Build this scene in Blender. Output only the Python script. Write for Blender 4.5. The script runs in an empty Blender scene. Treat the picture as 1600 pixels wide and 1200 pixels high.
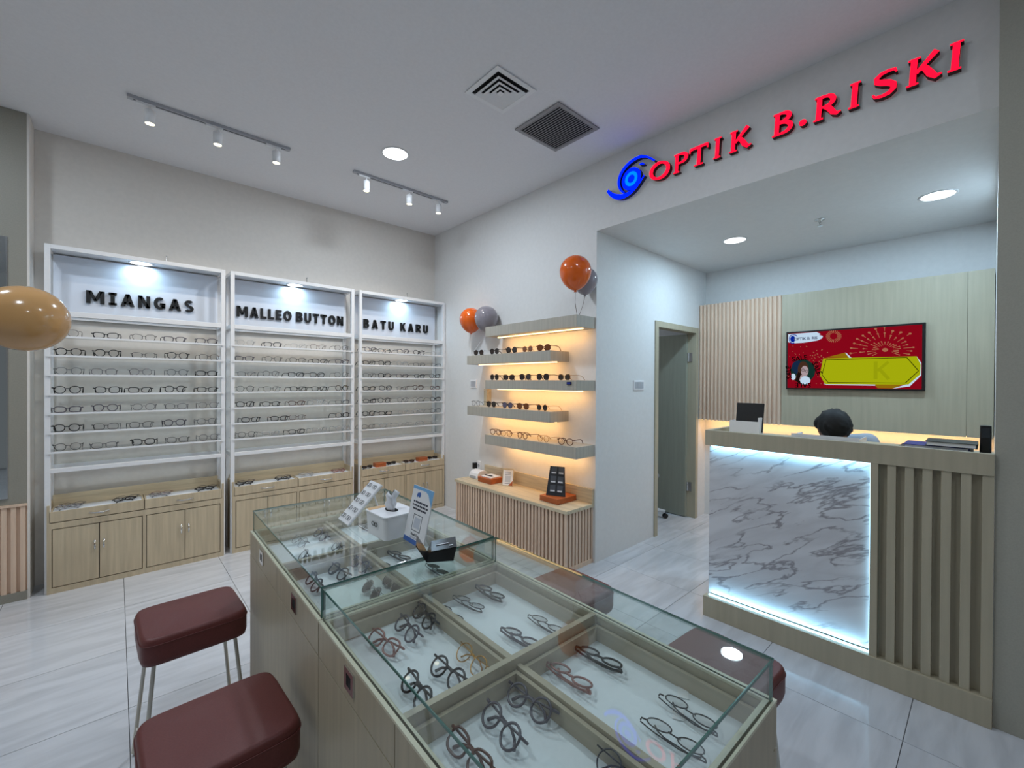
import bpy, math, random
from mathutils import Vector, Matrix
random.seed(7)
PI = math.pi
sc = bpy.context.scene
COL = sc.collection

# ------------------------------------------------------------------ camera
def axes(yaw, pitch, roll):
    f = Vector((math.cos(yaw)*math.cos(pitch), math.sin(yaw)*math.cos(pitch), math.sin(pitch)))
    r = Vector((math.sin(yaw), -math.cos(yaw), 0)); u = r.cross(f)
    return f, math.cos(roll)*r + math.sin(roll)*u, -math.sin(roll)*r + math.cos(roll)*u
cf, cr, cu = axes(math.radians(47.708), math.radians(-0.311), math.radians(0.273))
cd = bpy.data.cameras.new('camera'); cam = bpy.data.objects.new('camera', cd); COL.objects.link(cam)
cd.sensor_fit = 'HORIZONTAL'; cd.sensor_width = 36.0; cd.lens = 679.1/1600*36.0
cd.clip_start = 0.02
cam.matrix_world = Matrix(((cr.x, cu.x, -cf.x, 0), (cr.y, cu.y, -cf.y, 0), (cr.z, cu.z, -cf.z, 1.5), (0, 0, 0, 1)))
sc.camera = cam

# ------------------------------------------------------------------ world, exposure
w = bpy.data.worlds.new('mall_light'); sc.world = w; w.use_nodes = True
w.node_tree.nodes['Background'].inputs[0].default_value = (0.86, 0.93, 1.0, 1)
w.node_tree.nodes['Background'].inputs[1].default_value = 0.22
vs = sc.view_settings
vs.view_transform = 'Standard'; vs.look = 'None'; vs.gamma = 1.0; vs.use_curve_mapping = False
vs.exposure = -0.5

ZC = 3.31      # ceiling
XB = 2.93      # right wall (floating shelves) plane
YA = 4.66      # back wall plane (display racks)
YR = 2.19      # left wall of the reception recess
XR = 4.98      # back of the recess
ZR = 2.748     # recess ceiling

# ------------------------------------------------------------------ helpers
ORG = {}
def rgb(r, g, b):
    f = lambda c: (c/255/12.92) if c/255 <= .04045 else ((c/255+.055)/1.055)**2.4
    return (f(r), f(g), f(b), 1)

class MB:
    def __init__(s): s.v = []; s.f = []; s.m = []; s.M = None
    def add(s, vs_, fs, m=0):
        o = len(s.v)
        for p in vs_:
            p = Vector(p); s.v.append(tuple(s.M @ p) if s.M else tuple(p))
        for f in fs: s.f.append(tuple(i+o for i in f)); s.m.append(m)
        return s
    def box(s, x0, x1, y0, y1, z0, z1, m=0):
        return s.add([(x0,y0,z0),(x1,y0,z0),(x1,y1,z0),(x0,y1,z0),(x0,y0,z1),(x1,y0,z1),(x1,y1,z1),(x0,y1,z1)],
              [(0,3,2,1),(4,5,6,7),(0,1,5,4),(1,2,6,5),(2,3,7,6),(3,0,4,7)], m)
    def rbox(s, x0, x1, y0, y1, z0, z1, r, n=5, m=0, taper=0.0):
        """vertical prism with rounded plan corners"""
        P = []
        for cx, cy, a0 in ((x1-r,y1-r,0),(x0+r,y1-r,90),(x0+r,y0+r,180),(x1-r,y0+r,270)):
            for k in range(n+1):
                a = math.radians(a0+90*k/n); P.append((cx+r*math.cos(a), cy+r*math.sin(a)))
        N = len(P); mx, my = (x0+x1)/2, (y0+y1)/2; t = 1-taper
        V = [(mx+(x-mx)*t, my+(y-my)*t, z0) for x, y in P] + [(x, y, z1) for x, y in P]
        F = [tuple(range(N-1,-1,-1)), tuple(range(N, 2*N))] + [(i,(i+1)%N,N+(i+1)%N,N+i) for i in range(N)]
        return s.add(V, F, m)
    def prism(s, poly, fn, d0, d1, m=0):
        """poly: list of 2-D points; fn(a,b,d) gives 3-D"""
        N = len(poly)
        V = [fn(a,b,d0) for a,b in poly] + [fn(a,b,d1) for a,b in poly]
        return s.add(V, [tuple(range(N-1,-1,-1)), tuple(range(N,2*N))] + [(i,(i+1)%N,N+(i+1)%N,N+i) for i in range(N)], m)
    def tube(s, pts, r, n=6, closed=False, m=0, caps=True):
        P = [Vector(p) for p in pts]; N = len(P); V = []; F = []
        ref = Vector((0,0,1))
        for i, p in enumerate(P):
            if closed: t = P[(i+1)%N]-P[i-1]
            else: t = P[min(i+1,N-1)]-P[max(i-1,0)]
            t.normalize()
            a = t.cross(ref)
            if a.length < 1e-3: a = t.cross(Vector((0,1,0)))
            a.normalize(); b = a.cross(t)
            rr = r[i] if isinstance(r,(list,tuple)) else r
            for k in range(n):
                th = 2*PI*k/n; V.append(p+a*(rr*math.cos(th))+b*(rr*math.sin(th)))
        for i in range(N if closed else N-1):
            j = (i+1)%N
            for k in range(n): F.append((i*n+k, j*n+k, j*n+(k+1)%n, i*n+(k+1)%n))
        if caps and not closed:
            F.append(tuple(range(n-1,-1,-1))); F.append(tuple((N-1)*n+k for k in range(n)))
        return s.add(V, F, m)
    def lathe(s, prof, n=24, c=(0,0,0), m=0, cap=True):
        V = []; F = []
        for r, z in prof:
            for k in range(n): a = 2*PI*k/n; V.append((c[0]+r*math.cos(a), c[1]+r*math.sin(a), c[2]+z))
        for i in range(len(prof)-1):
            for k in range(n): F.append((i*n+k, i*n+(k+1)%n, (i+1)*n+(k+1)%n, (i+1)*n+k))
        if cap and prof[0][0] > 1e-5: F.append(tuple(range(n-1,-1,-1)))
        if cap and prof[-1][0] > 1e-5: F.append(tuple((len(prof)-1)*n+k for k in range(n)))
        return s.add(V, F, m)
    def ball(s, c, r, n=16, m=0):
        rx, ry, rz = r if isinstance(r,(tuple,list)) else (r,r,r); V=[]; F=[]; R=n//2
        for i in range(R+1):
            th = PI*i/R
            for k in range(n):
                a = 2*PI*k/n; V.append((c[0]+rx*math.sin(th)*math.cos(a), c[1]+ry*math.sin(th)*math.sin(a), c[2]-rz*math.cos(th)))
        for i in range(R):
            for k in range(n): F.append((i*n+k,i*n+(k+1)%n,(i+1)*n+(k+1)%n,(i+1)*n+k))
        return s.add(V, F, m)
    def mesh(s, name, mats, smooth=False, off=(0,0,0)):
        me = bpy.data.meshes.new(name)
        me.from_pydata([(x-off[0],y-off[1],z-off[2]) for x,y,z in s.v], [], s.f)
        for mt in (mats if isinstance(mats,(list,tuple)) else [mats]): me.materials.append(mt)
        for i, p in enumerate(me.polygons): p.material_index = s.m[i]; p.use_smooth = smooth
        me.validate(); me.update()
        return me
    def build(s, name, mats, parent=None, smooth=False, loc=None, bevel=0, auto=False):
        """vertices are in world space (or in the parent's local space if the parent was made local)"""
        if parent is not None: off = ORG[parent]
        else: off = loc or (0,0,0)
        o = bpy.data.objects.new(name, s.mesh(name, mats, smooth, off)); COL.objects.link(o)
        if parent is not None: o.parent = parent
        else: o.location = off
        ORG[o] = off
        if bevel:
            b = o.modifiers.new('bevel','BEVEL'); b.width = bevel; b.segments = 3; b.limit_method = 'ANGLE'; b.angle_limit = math.radians(40)
        if auto:
            pass
        return o

def put(name, me, parent, loc=(0,0,0), rot=(0,0,0)):
    o = bpy.data.objects.new(name, me); COL.objects.link(o)
    o.parent = parent; o.location = loc; o.rotation_euler = rot
    ORG[o] = (0,0,0)
    return o
def thing(name, label, cat, loc=(0,0,0), group=None, local=False, rotz=0):
    o = bpy.data.objects.new(name, None); COL.objects.link(o); o.empty_display_size = .05
    o.location = loc; o.rotation_euler = (0,0,rotz); o['label'] = label; o['category'] = cat
    if group: o['group'] = group
    ORG[o] = (0,0,0) if local else tuple(loc)
    return o
def tag(o, label, cat, group=None):
    o['label'] = label; o['category'] = cat
    if group: o['group'] = group
    return o
def struct(o): o['kind'] = 'structure'; return o

# ------------------------------------------------------------------ materials
def mat(name, col, rough=.5, metal=0, spec=.5, emit=None, es=0, coat=0):
    m = bpy.data.materials.new(name); m.use_nodes = True
    b = m.node_tree.nodes['Principled BSDF']
    b.inputs['Base Color'].default_value = col if len(col)==4 else (*col,1)
    b.inputs['Roughness'].default_value = rough; b.inputs['Metallic'].default_value = metal
    b.inputs['Specular IOR Level'].default_value = spec
    b.inputs['Coat Weight'].default_value = coat
    if emit: b.inputs['Emission Color'].default_value = emit; b.inputs['Emission Strength'].default_value = es
    return m
def noisy(m, scale=40, amt=.06, stretch=(1,1,1), bump=0, coord='Object', detail=4):
    """subtle procedural variation of the base colour (grain, mottling)"""
    nt = m.node_tree; N = nt.nodes; L = nt.links; b = N['Principled BSDF']
    base = tuple(b.inputs['Base Color'].default_value)
    tc = N.new('ShaderNodeTexCoord'); mp = N.new('ShaderNodeMapping'); nz = N.new('ShaderNodeTexNoise')
    mp.inputs['Scale'].default_value = stretch
    L.new(tc.outputs[coord], mp.inputs[0]); L.new(mp.outputs[0], nz.inputs['Vector'])
    nz.inputs['Scale'].default_value = scale; nz.inputs['Detail'].default_value = detail
    cr_ = N.new('ShaderNodeValToRGB'); L.new(nz.outputs[0], cr_.inputs[0])
    cr_.color_ramp.elements[0].position = .3; cr_.color_ramp.elements[1].position = .7
    cr_.color_ramp.elements[0].color = tuple(c*(1-amt) for c in base[:3])+(1,)
    cr_.color_ramp.elements[1].color = tuple(min(1,c*(1+amt)) for c in base[:3])+(1,)
    L.new(cr_.outputs[0], b.inputs['Base Color'])
    if bump:
        bp = N.new('ShaderNodeBump'); bp.inputs['Strength'].default_value = bump; bp.inputs['Distance'].default_value = .002
        L.new(nz.outputs[0], bp.inputs['Height']); L.new(bp.outputs[0], b.inputs['Normal'])
    return m
def wood(name, col, amt=.16, rough=.45, axis='z', scale=9):
    st = {'z':(6,6,.35), 'x':(.35,6,6), 'y':(6,.35,6)}[axis]
    return noisy(mat(name, col, rough), scale=scale, amt=amt, stretch=st, bump=.08, detail=8)
def emis(name, col, s):
    m = bpy.data.materials.new(name); m.use_nodes = True; nt = m.node_tree
    nt.nodes.remove(nt.nodes['Principled BSDF'])
    e = nt.nodes.new('ShaderNodeEmission'); e.inputs[0].default_value = (*col[:3],1); e.inputs[1].default_value = s
    nt.links.new(e.outputs[0], nt.nodes['Material Output'].inputs[0])
    return m
def pane(name, tint, ior=1.5):
    """thin architectural glass: clear, with Fresnel reflections"""
    m = bpy.data.materials.new(name); m.use_nodes = True; nt = m.node_tree; N = nt.nodes; L = nt.links
    N.remove(N['Principled BSDF'])
    t = N.new('ShaderNodeBsdfTransparent'); t.inputs[0].default_value = (*tint,1)
    g = N.new('ShaderNodeBsdfGlossy'); g.inputs['Roughness'].default_value = .015
    fr = N.new('ShaderNodeFresnel'); geo = N.new('ShaderNodeNewGeometry'); mi = N.new('ShaderNodeMix')   # same reflectance from either side of a thin sheet
    mi.inputs['A'].default_value = ior; mi.inputs['B'].default_value = 1/ior
    L.new(geo.outputs['Backfacing'], mi.inputs['Factor']); L.new(mi.outputs['Result'], fr.inputs[0])
    mx = N.new('ShaderNodeMixShader')
    L.new(fr.outputs[0], mx.inputs[0]); L.new(t.outputs[0], mx.inputs[1]); L.new(g.outputs[0], mx.inputs[2])
    L.new(mx.outputs[0], N['Material Output'].inputs[0])
    return m

M = {}
M['ceil'] = noisy(mat('ceiling_paint', rgb(228,228,231), .8), 60, .02)
M['wall'] = noisy(mat('wall_paint', rgb(222,217,210), .7), 30, .025)
M['wallB'] = noisy(mat('wall_paint_cool', rgb(224,224,223), .65), 30, .02)
M['pillar'] = noisy(mat('pillar_laminate', rgb(168,166,154), .55), 180, .05)
M['panelL'] = noisy(mat('side_panel_laminate', rgb(146,143,132), .5), 150, .06)
M['oak'] = wood('pale_oak', rgb(196,180,152), .11)
M['oakx'] = wood('pale_oak_horizontal', rgb(203,186,155), axis='x')
M['oaky'] = wood('pale_oak_lengthwise', rgb(200,186,158), axis='y')
M['case'] = wood('showcase_laminate', rgb(178,167,143), .09)
M['casey'] = wood('showcase_tray_wood', rgb(180,168,147), .08, axis='y')
M['veneer'] = wood('reception_veneer', rgb(176,168,146), .07, scale=6)
M['slat'] = wood('ribbed_slat_wood', rgb(222,194,170), .08)
M['slatd'] = mat('slat_backing', rgb(105,82,68), .7)
M['gap'] = mat('gap_shade_brown', rgb(58,46,36), .8)  # dark brown standing in for shade between the cabinet doors
M['white'] = noisy(mat('white_powder_coat', rgb(233,234,236), .4), 80, .015)
M['whitep'] = mat('white_plastic', rgb(236,236,238), .35)
M['liner'] = noisy(mat('white_tray_liner', rgb(228,232,236), .7), 120, .02)
M['signw'] = mat('white_sign_board', rgb(224,231,243), .35)
M['black'] = mat('black_plastic', rgb(14,14,16), .3)
M['blackm'] = mat('matt_black_letter', rgb(10,10,11), .5)
M['chrome'] = mat('chrome', rgb(215,215,215), .15, 1)
M['steel'] = mat('painted_steel_leg', rgb(205,202,192), .35, .3)
M['leather'] = noisy(mat('oxblood_leather', rgb(104,50,47), .45), 220, .1, bump=.12)
M['track'] = mat('track_grey', rgb(176,178,184), .4)
M['dark'] = mat('dark_void', rgb(12,12,14), .8)
M['grille'] = mat('grille_grey', rgb(150,148,150), .5, .2)
M['red'] = emis('red_lit_acrylic', (1.0,.004,.028), 2.6)
M['redside'] = mat('red_letter_return', rgb(52,4,10), .6)
M['blue'] = emis('blue_lit_acrylic', (.0,.010,.95), 3.2)
M['cyan'] = emis('cyan_lit_acrylic', (.0,.24,1.0), 1.7)
M['blueside'] = mat('blue_letter_return', rgb(8,10,70), .5)
M['lamp'] = emis('lamp_diffuser', (.92,.97,1.0), 9.0)
M['lampw'] = emis('spot_lens_warm', (1.0,.90,.62), 6.0)
M['ledw'] = emis('warm_led_strip', (1.0,.66,.28), 6.0)
M['ledc'] = emis('cool_led_strip', (.42,.78,1.0), 6.0)
M['glass'] = pane('clear_glass', (.955,.985,.972))
M['glassedge'] = mat('green_glass_edge', rgb(70,118,108), .12, spec=.8)
M['shelfglass'] = pane('shelf_glass', (.93,.95,.95))
M['lens'] = pane('demo_lens', (.99,.99,.995), 1.3)
M['sun'] = mat('dark_sun_lens', rgb(38,22,16), .08, spec=.7)
M['sunb'] = mat('brown_sun_lens', rgb(120,70,34), .1, spec=.7)
M['sung'] = mat('violet_grey_sun_lens', rgb(92,84,110), .1, spec=.7)
FR = {'black': mat('black_acetate', rgb(16,16,18), .25), 'brown': mat('brown_acetate', rgb(84,44,28), .25),
      'gunmetal': mat('gunmetal_frame', rgb(70,70,76), .3, .7), 'silver': mat('silver_frame', rgb(170,170,174), .25, .9),
      'rose': mat('rose_frame', rgb(150,104,98), .3, .3), 'grey': mat('smoky_grey_acetate', rgb(86,80,90), .25),
      'clear': mat('clear_acetate', rgb(190,190,190), .2), 'gold': mat('gold_frame', rgb(190,140,66), .25, .8)}
M['orangewood'] = wood('orange_brown_wood', rgb(176,92,46), .14, axis='y')
M['mirror'] = mat('mirror_glass', rgb(210,216,216), .03, 1)
M['doorleaf'] = wood('door_laminate', rgb(150,152,138), .06)

def floor_mat():
    m = bpy.data.materials.new('polished_porcelain_tile'); m.use_nodes = True; nt = m.node_tree; N = nt.nodes; L = nt.links
    b = N['Principled BSDF']; b.inputs['Roughness'].default_value = .09; b.inputs['Specular IOR Level'].default_value = .5
    geo = N.new('ShaderNodeNewGeometry'); oi = N.new('ShaderNodeObjectInfo'); mul = N.new('ShaderNodeVectorMath'); mul.operation = 'ADD'
    cmb = N.new('ShaderNodeCombineXYZ'); sc_ = N.new('ShaderNodeMath'); sc_.operation = 'MULTIPLY'; sc_.inputs[1].default_value = 9
    L.new(oi.outputs['Random'], sc_.inputs[0]); L.new(sc_.outputs[0], cmb.inputs[0]); L.new(sc_.outputs[0], cmb.inputs[1])
    L.new(geo.outputs['Position'], mul.inputs[0]); L.new(cmb.outputs[0], mul.inputs[1])
    mp = N.new('ShaderNodeMapping'); mp.inputs['Scale'].default_value = (1.2,7,1); L.new(mul.outputs[0], mp.inputs[0])
    nz = N.new('ShaderNodeTexNoise'); nz.inputs['Scale'].default_value = 2.2; nz.inputs['Detail'].default_value = 9; nz.inputs['Distortion'].default_value = .5
    L.new(mp.outputs[0], nz.inputs['Vector'])
    r = N.new('ShaderNodeValToRGB'); e = r.color_ramp.elements
    e[0].position = .30; e[0].color = rgb(190,193,199); e[1].position = .62; e[1].color = rgb(209,212,218)
    L.new(nz.outputs[0], r.inputs[0]); L.new(r.outputs[0], b.inputs['Base Color'])
    return m
M['tile'] = floor_mat()
M['grout'] = mat('grey_grout', rgb(120,120,122), .8)
def marble_mat():
    m = bpy.data.materials.new('veined_white_marble'); m.use_nodes = True; nt = m.node_tree; N = nt.nodes; L = nt.links
    b = N['Principled BSDF']; b.inputs['Roughness'].default_value = .25
    tc = N.new('ShaderNodeTexCoord'); mp = N.new('ShaderNodeMapping')
    mp.vector_type = 'TEXTURE'; mp.inputs['Rotation'].default_value = (math.radians(-27),0,0); mp.inputs['Scale'].default_value = (1,.85,.20)
    L.new(tc.outputs['Object'], mp.inputs[0])
    def ridge(scale, dist, lo, hi):
        n = N.new('ShaderNodeTexNoise'); n.inputs['Scale'].default_value = scale; n.inputs['Detail'].default_value = 7; n.inputs['Distortion'].default_value = dist
        L.new(mp.outputs[0], n.inputs['Vector'])
        a = N.new('ShaderNodeMath'); a.operation = 'SUBTRACT'; a.inputs[1].default_value = .5; L.new(n.outputs[0], a.inputs[0])
        c = N.new('ShaderNodeMath'); c.operation = 'ABSOLUTE'; L.new(a.outputs[0], c.inputs[0])
        r = N.new('ShaderNodeMapRange'); r.inputs['From Min'].default_value = lo; r.inputs['From Max'].default_value = hi
        r.inputs['To Min'].default_value = 1; r.inputs['To Max'].default_value = 0; L.new(c.outputs[0], r.inputs[0]); return r.outputs[0]
    v1 = ridge(2.3, .30, .0, .026)
    msk = N.new('ShaderNodeTexNoise'); msk.inputs['Scale'].default_value = 1.4; L.new(mp.outputs[0], msk.inputs['Vector'])
    mr = N.new('ShaderNodeMapRange'); mr.inputs['From Min'].default_value = .36; mr.inputs['From Max'].default_value = .52; L.new(msk.outputs[0], mr.inputs[0])
    mu = N.new('ShaderNodeMath'); mu.operation = 'MULTIPLY'; L.new(v1, mu.inputs[0]); L.new(mr.outputs[0], mu.inputs[1])
    v2 = ridge(1.3, .3, .0, .13)
    m2 = N.new('ShaderNodeMath'); m2.operation = 'MULTIPLY'; m2.inputs[1].default_value = .26; L.new(v2, m2.inputs[0])
    ad = N.new('ShaderNodeMath'); ad.operation = 'ADD'; ad.use_clamp = True; L.new(mu.outputs[0], ad.inputs[0]); L.new(m2.outputs[0], ad.inputs[1])
    mx = N.new('ShaderNodeMix'); mx.data_type = 'RGBA'; mx.inputs['A'].default_value = rgb(214,214,218); mx.inputs['B'].default_value = rgb(150,146,151)
    L.new(ad.outputs[0], mx.inputs['Factor']); L.new(mx.outputs['Result'], b.inputs['Base Color'])
    return m
M['marble'] = marble_mat()

# ------------------------------------------------------------------ lamps (the shop's own, plus downlights added out of view)
def area(name, loc, size, power, col, rot=(0,0,0), sy=None, parent=None, shape='DISK', spread=PI):
    d = bpy.data.lights.new(name, 'AREA'); d.shape = shape; d.size = size
    if sy: d.size_y = sy
    d.energy = power; d.color = col; d.spread = spread
    o = bpy.data.objects.new(name, d); COL.objects.link(o); o.location = loc; o.rotation_euler = rot
    if parent is not None:
        o.parent = parent; pl = ORG[parent]; o.location = (loc[0]-pl[0], loc[1]-pl[1], loc[2]-pl[2])
    return o
COOL = (.80,.90,1.0); WARM = (1.0,.53,.19); NEUT = (1.0,.90,.76)
def downlight(x, y, z, power, label, r=.085, col=COOL):
    t = thing('ceiling_downlight', label, 'downlight', (x,y,z), 'recessed round downlights')
    MB().lathe([(r+.012,0),(r+.012,-.004),(r,-.006),(r,-.001)], 32, (x,y,z)).build('trim_ring', M['white'], t, True)
    MB().lathe([(0,-.0035),(r,-.0035)], 32, (x,y,z)).build('diffuser', M['lamp'], t)
    area('downlight_light', (x,y,z-.012), r*1.9, power, col, parent=t)
    return t
DL = 34
downlight(1.64, 3.195, ZC, DL, 'round downlight in main ceiling between the two light tracks', .095)
downlight(1.64, .95, ZC, DL*.35, 'added unseen downlight in main ceiling above the near glass showcase', .095)  # added lamp above the view, kept dim as fill
downlight(-.3, 1.6, ZC, DL*.6, 'added unseen downlight in main ceiling above the left stools', .095)  # added lamp out of view, brightens the stool side
downlight(-.9, 3.2, ZC, DL*.6, 'added unseen downlight in main ceiling near the mirror panel', .095)  # added lamp past the left edge, extra light by the panel
downlight(1.0, -1.1, ZC, DL*.35, 'added unseen downlight in main ceiling behind the camera position', .095)  # added lamp behind the camera, weak fill for the room
downlight(4.0, 1.51, ZR, 21, 'round downlight in lowered reception ceiling nearest the doorway', .085, (.56,.80,1.0))
downlight(4.02, .24, ZR, 19, 'round downlight in lowered reception ceiling nearest the right pillar', .085, (.56,.80,1.0))

# ------------------------------------------------------------------ the shell
XL, YF = -2.4, -2.4
fl = struct(MB().box(XL, 5.1, YF, 4.9, -.12, -.006).build('floor', M['grout']))
tm = MB().rbox(-.2985,.2985,-.2985,.2985,-.006,0,.002,1).mesh('tile', M['tile'])
for i in range(-4, 9):
    for j in range(-4, 8):
        x = .04+.6*i+.3; y = .235+.6*j+.3
        if x-.3 < XL-.3 or x > 5.3 or y > 5.0: continue
        put('tile', tm, fl, (x, y, 0))
struct(MB().box(XL-.1, XB+.07, YF, YA+.1, ZC, ZC+.1).build('ceiling', M['ceil']))
struct(MB().box(XB+.07, 5.1, -.10, YR+.08, ZR, ZR+.1).build('ceiling_recess', M['wallB']))
struct(MB().box(XL-.1, XB+.07, YA, YA+.1, 0, ZC).build('wall_back', M['wall']))
struct(MB().box(XL-.1, XL, YF, YA, 0, ZC).build('wall_left', M['wall']))
# right wall with the fascia over the reception
struct(MB().box(XB, XB+.07, YR, YA, 0, ZC).box(XB, XB+.07, -1.2, YR, ZR, ZC).build('wall_right', M['wallB']))
DX0, DX1, DZ = 3.905, 4.735, 2.055     # door opening
struct(MB().box(XB+.07, DX0, YR, YR+.08, 0, ZR).box(DX1, 5.1, YR, YR+.08, 0, ZR).box(DX0, DX1, YR, YR+.08, DZ, ZR).build('wall_recess_left', M['wallB']))
struct(MB().box(XR, XR+.1, -.1, YR+2.4, 0, ZR).build('wall_recess_back', M['wallB']))
struct(MB().box(XB, XR+.1, -.115, -.025, 0, ZR).build('wall_recess_right', M['wallB']))
pl = MB().box(2.83, XB, -1.2, -.018, 0, ZC).build('wall_pillar', M['pillar']); struct(pl)
# small room behind the doorway
struct(MB().box(XB+.07, XR+.1, 4.5, 4.6, 0, ZR).build('wall_store_back', M['wallB']))
struct(MB().box(XB+.07, XR+.1, YR+.08, 4.6, 2.62, 2.70).build('ceiling_store', M['ceil']))
downlight(4.0, 3.2, 2.62, 5, 'round downlight inside the small room behind the doorway', .085)

# door
d1 = bpy.data.objects.new('door_1', None); COL.objects.link(d1); d1.location = (4.32, YR, 0); ORG[d1] = (4.32, YR, 0); struct(d1)
d1['label'] = 'grey-green wooden door standing open in the reception recess'
b = MB()
for x0, x1 in ((DX0-.045, DX0+.012), (DX1-.012, DX1+.045)): b.box(x0, x1, YR-.012, YR+.092, 0, DZ+.045)
b.box(DX0+.012, DX1-.012, YR-.012, YR+.092, DZ-.012, DZ+.045)
b.build('door_frame', M['veneer'], d1)
lf = MB().box(4.685, 4.723, YR+.085, YR+.085+.80, .008, DZ-.02).build('door_leaf', M['doorleaf'], d1)
for z in (1.78, .34):
    MB().box(4.715, 4.728, YR+.03, YR+.10, z-.05, z+.05).tube([(4.712,YR+.075,z-.05),(4.712,YR+.075,z+.05)], .007, 8).build('hinge', M['chrome'], d1)
MB().tube([(4.68,YR+.80,1.02),(4.64,YR+.80,1.02),(4.64,YR+.70,1.02)], .009, 8).build('door_handle', M['chrome'], lf)

# ------------------------------------------------------------------ reception back panel (veneer + ribbed slats)
XP = 4.81
t = thing('wall_panel', 'tall veneer wall panel with ribbed slat section behind the reception counter', 'wall panel', (XP, 1.1, 1.09))
ys = [1.372, .118, -.022]
for i in range(2):
    MB().box(XP, XP+.03, ys[i+1]+.001, ys[i]-.001, 1.09, 2.357).build('panel_board', M['veneer'], t)
MB().box(XP+.03, XR, -.022, 2.188, 1.10, 2.35).build('panel_carcass', M['slatd'], t)
MB().box(XP+.012, XP+.03, 1.372, 2.188, 1.09, 2.357).build('slat_backing', M['slat'], t)
pr = []
for k in range(9): a = PI*k/8; pr.append((-.0165*math.cos(a), -.022*math.sin(a)))
sm = MB().prism(pr, lambda a,b_,d: (b_, a, d), 0, 1.267).mesh('slat', M['slat'], False)
for k in range(20):
    put('slat', sm, t, (XP+.012-XP, 1.372+.0204+.0408*k-1.1, 0))
MB().box(XP+.05, XP+.075, -.01, 2.17, 1.085, 1.10).build('led_strip', M['ledw'], t)
area('panel_led_light', (XP+.075, 1.08, 1.08), .05, 5, WARM, (0,math.radians(-15),0), 2.1, t, 'RECTANGLE')

# television
t = thing('television', 'wide black television showing a red sale advert on the veneer panel', 'television', (4.79, .835, 1.44))
TY0, TY1, TZ0, TZ1 = 1.323, .347, 1.44, 1.99
MB().box(4.772, XP, TY1, TY0, TZ0, TZ1).build('bezel', M['black'], t, bevel=.004)
HL, HR = 570., 675.
def scr(x, y):
    s = (x-80)/1400.; u = s*HL/(HR - s*(HR-HL))
    top = 205+(120-205)*s; bot = 775+(795-775)*s; v = (y-top)/(bot-top)
    return (TY0-.014 + (TY1-TY0+.034)*min(max(u,0),1), TZ1-.016 + (TZ0-TZ1+.030)*min(max(v,0),1))
SC = {n: emis('screen_'+n, c, s*.85) for n, c, s in (('red',rgb(166,12,34),1.0),('yellow',rgb(172,180,14),1.45),('gold',rgb(186,140,20),.9),('white',rgb(205,228,250),1.4),
      ('blue',rgb(10,50,190),.9),('black',rgb(12,8,10),.8),('spark',rgb(214,140,104),.9),('green',rgb(30,70,62),.8),('navy',rgb(34,60,96),.8),('hair',rgb(96,64,48),.8),
      ('hairdark',rgb(40,26,24),.8),('face',rgb(214,190,196),.95),('grey',rgb(120,130,160),.9),('line',rgb(50,60,8),.8),('olive',rgb(164,172,13),1.35))}
LAY = [0]
def sp(name, polys, m, lay):
    b_ = MB(); x = 4.772-.0006*lay
    for P in polys: b_.prism([scr(*p) for p in P], lambda a,c,d: (d,a,c), x, x-.0006)
    return b_.build(name, SC[m], t)
def oval(cx, cy, rx, ry, n=24, a0=0, a1=360):
    return [(cx+rx*math.cos(math.radians(a0+(a1-a0)*k/n)), cy+ry*math.sin(math.radians(a0+(a1-a0)*k/n))) for k in range(n if a1-a0==360 else n+1)]
def ring(cx, cy, rx, ry, wd, a0, a1, n=20):
    return [[*(oval(cx,cy,rx,ry,1,a0+(a1-a0)*k/n,a0+(a1-a0)*(k+1)/n)), *reversed(oval(cx,cy,rx-wd,ry-wd,1,a0+(a1-a0)*k/n,a0+(a1-a0)*(k+1)/n))] for k in range(n)]
def seg(x0,y0,x1,y1,w0,w1):
    dx,dy = x1-x0,y1-y0; l = math.hypot(dx,dy) or 1; nx,ny = -dy/l,dx/l
    return [(x0+nx*w0,y0+ny*w0),(x1+nx*w1,y1+ny*w1),(x1-nx*w1,y1-ny*w1),(x0-nx*w0,y0-ny*w0)]
sp('screen', [[(80,205),(1480,120),(1480,795),(80,775)]], 'red', 1)
fw = []
for k in range(26):
    a = 2*PI*k/26+.1
    for q in range(3):
        r0 = 60+q*85+random.uniform(-12,20); r1 = r0+random.uniform(30,70)
        p0 = (1185+r0*1.15*math.cos(a), 380+r0*.8*math.sin(a)); p1 = (1185+r1*1.15*math.cos(a), 380+r1*.8*math.sin(a))
        if 130 < p1[1] < 440 and 800 < p1[0] < 1470:
            fw.append(seg(*p0,*p1,1.5,4)); fw.append(oval(p1[0],p1[1],7+3*q,6+2*q,8))
fw.append(oval(1185,380,26,20,12))
for k in range(24):
    a = 2*PI*k/24; fw.append(seg(672+42*math.cos(a),230+34*math.sin(a),672+88*math.cos(a),232+64*math.sin(a),2,4.5))
for k in range(60):
    x, y = random.uniform(95,560), random.uniform(330,740); fw.append(oval(x,y,4,4,6))
for k in range(40):
    a = random.uniform(0,2*PI); r = random.uniform(20,130); fw.append(oval(510+r*math.cos(a), 470+r*.8*math.sin(a), 6,5,6))
sp('firework_graphic', fw, 'spark', 2)['kind'] = 'stuff'
sp('banner_graphic', [[(84,212),(470,186),(520,205),(500,215),(548,228),(540,252),(480,276),(300,300),(160,306),(84,296)]], 'white', 3)
sp('eye_logo_graphic', [oval(152,262,36,34)]+ring(152,262,54,50,10,60,250)+ring(165,255,64,44,9,250,330), 'blue', 4)
sp('badge_graphic', [oval(292,600,165,125,32)], 'green', 3)
sp('badge_sky_graphic', [oval(225,560,85,70,20)], 'navy', 4)
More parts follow.
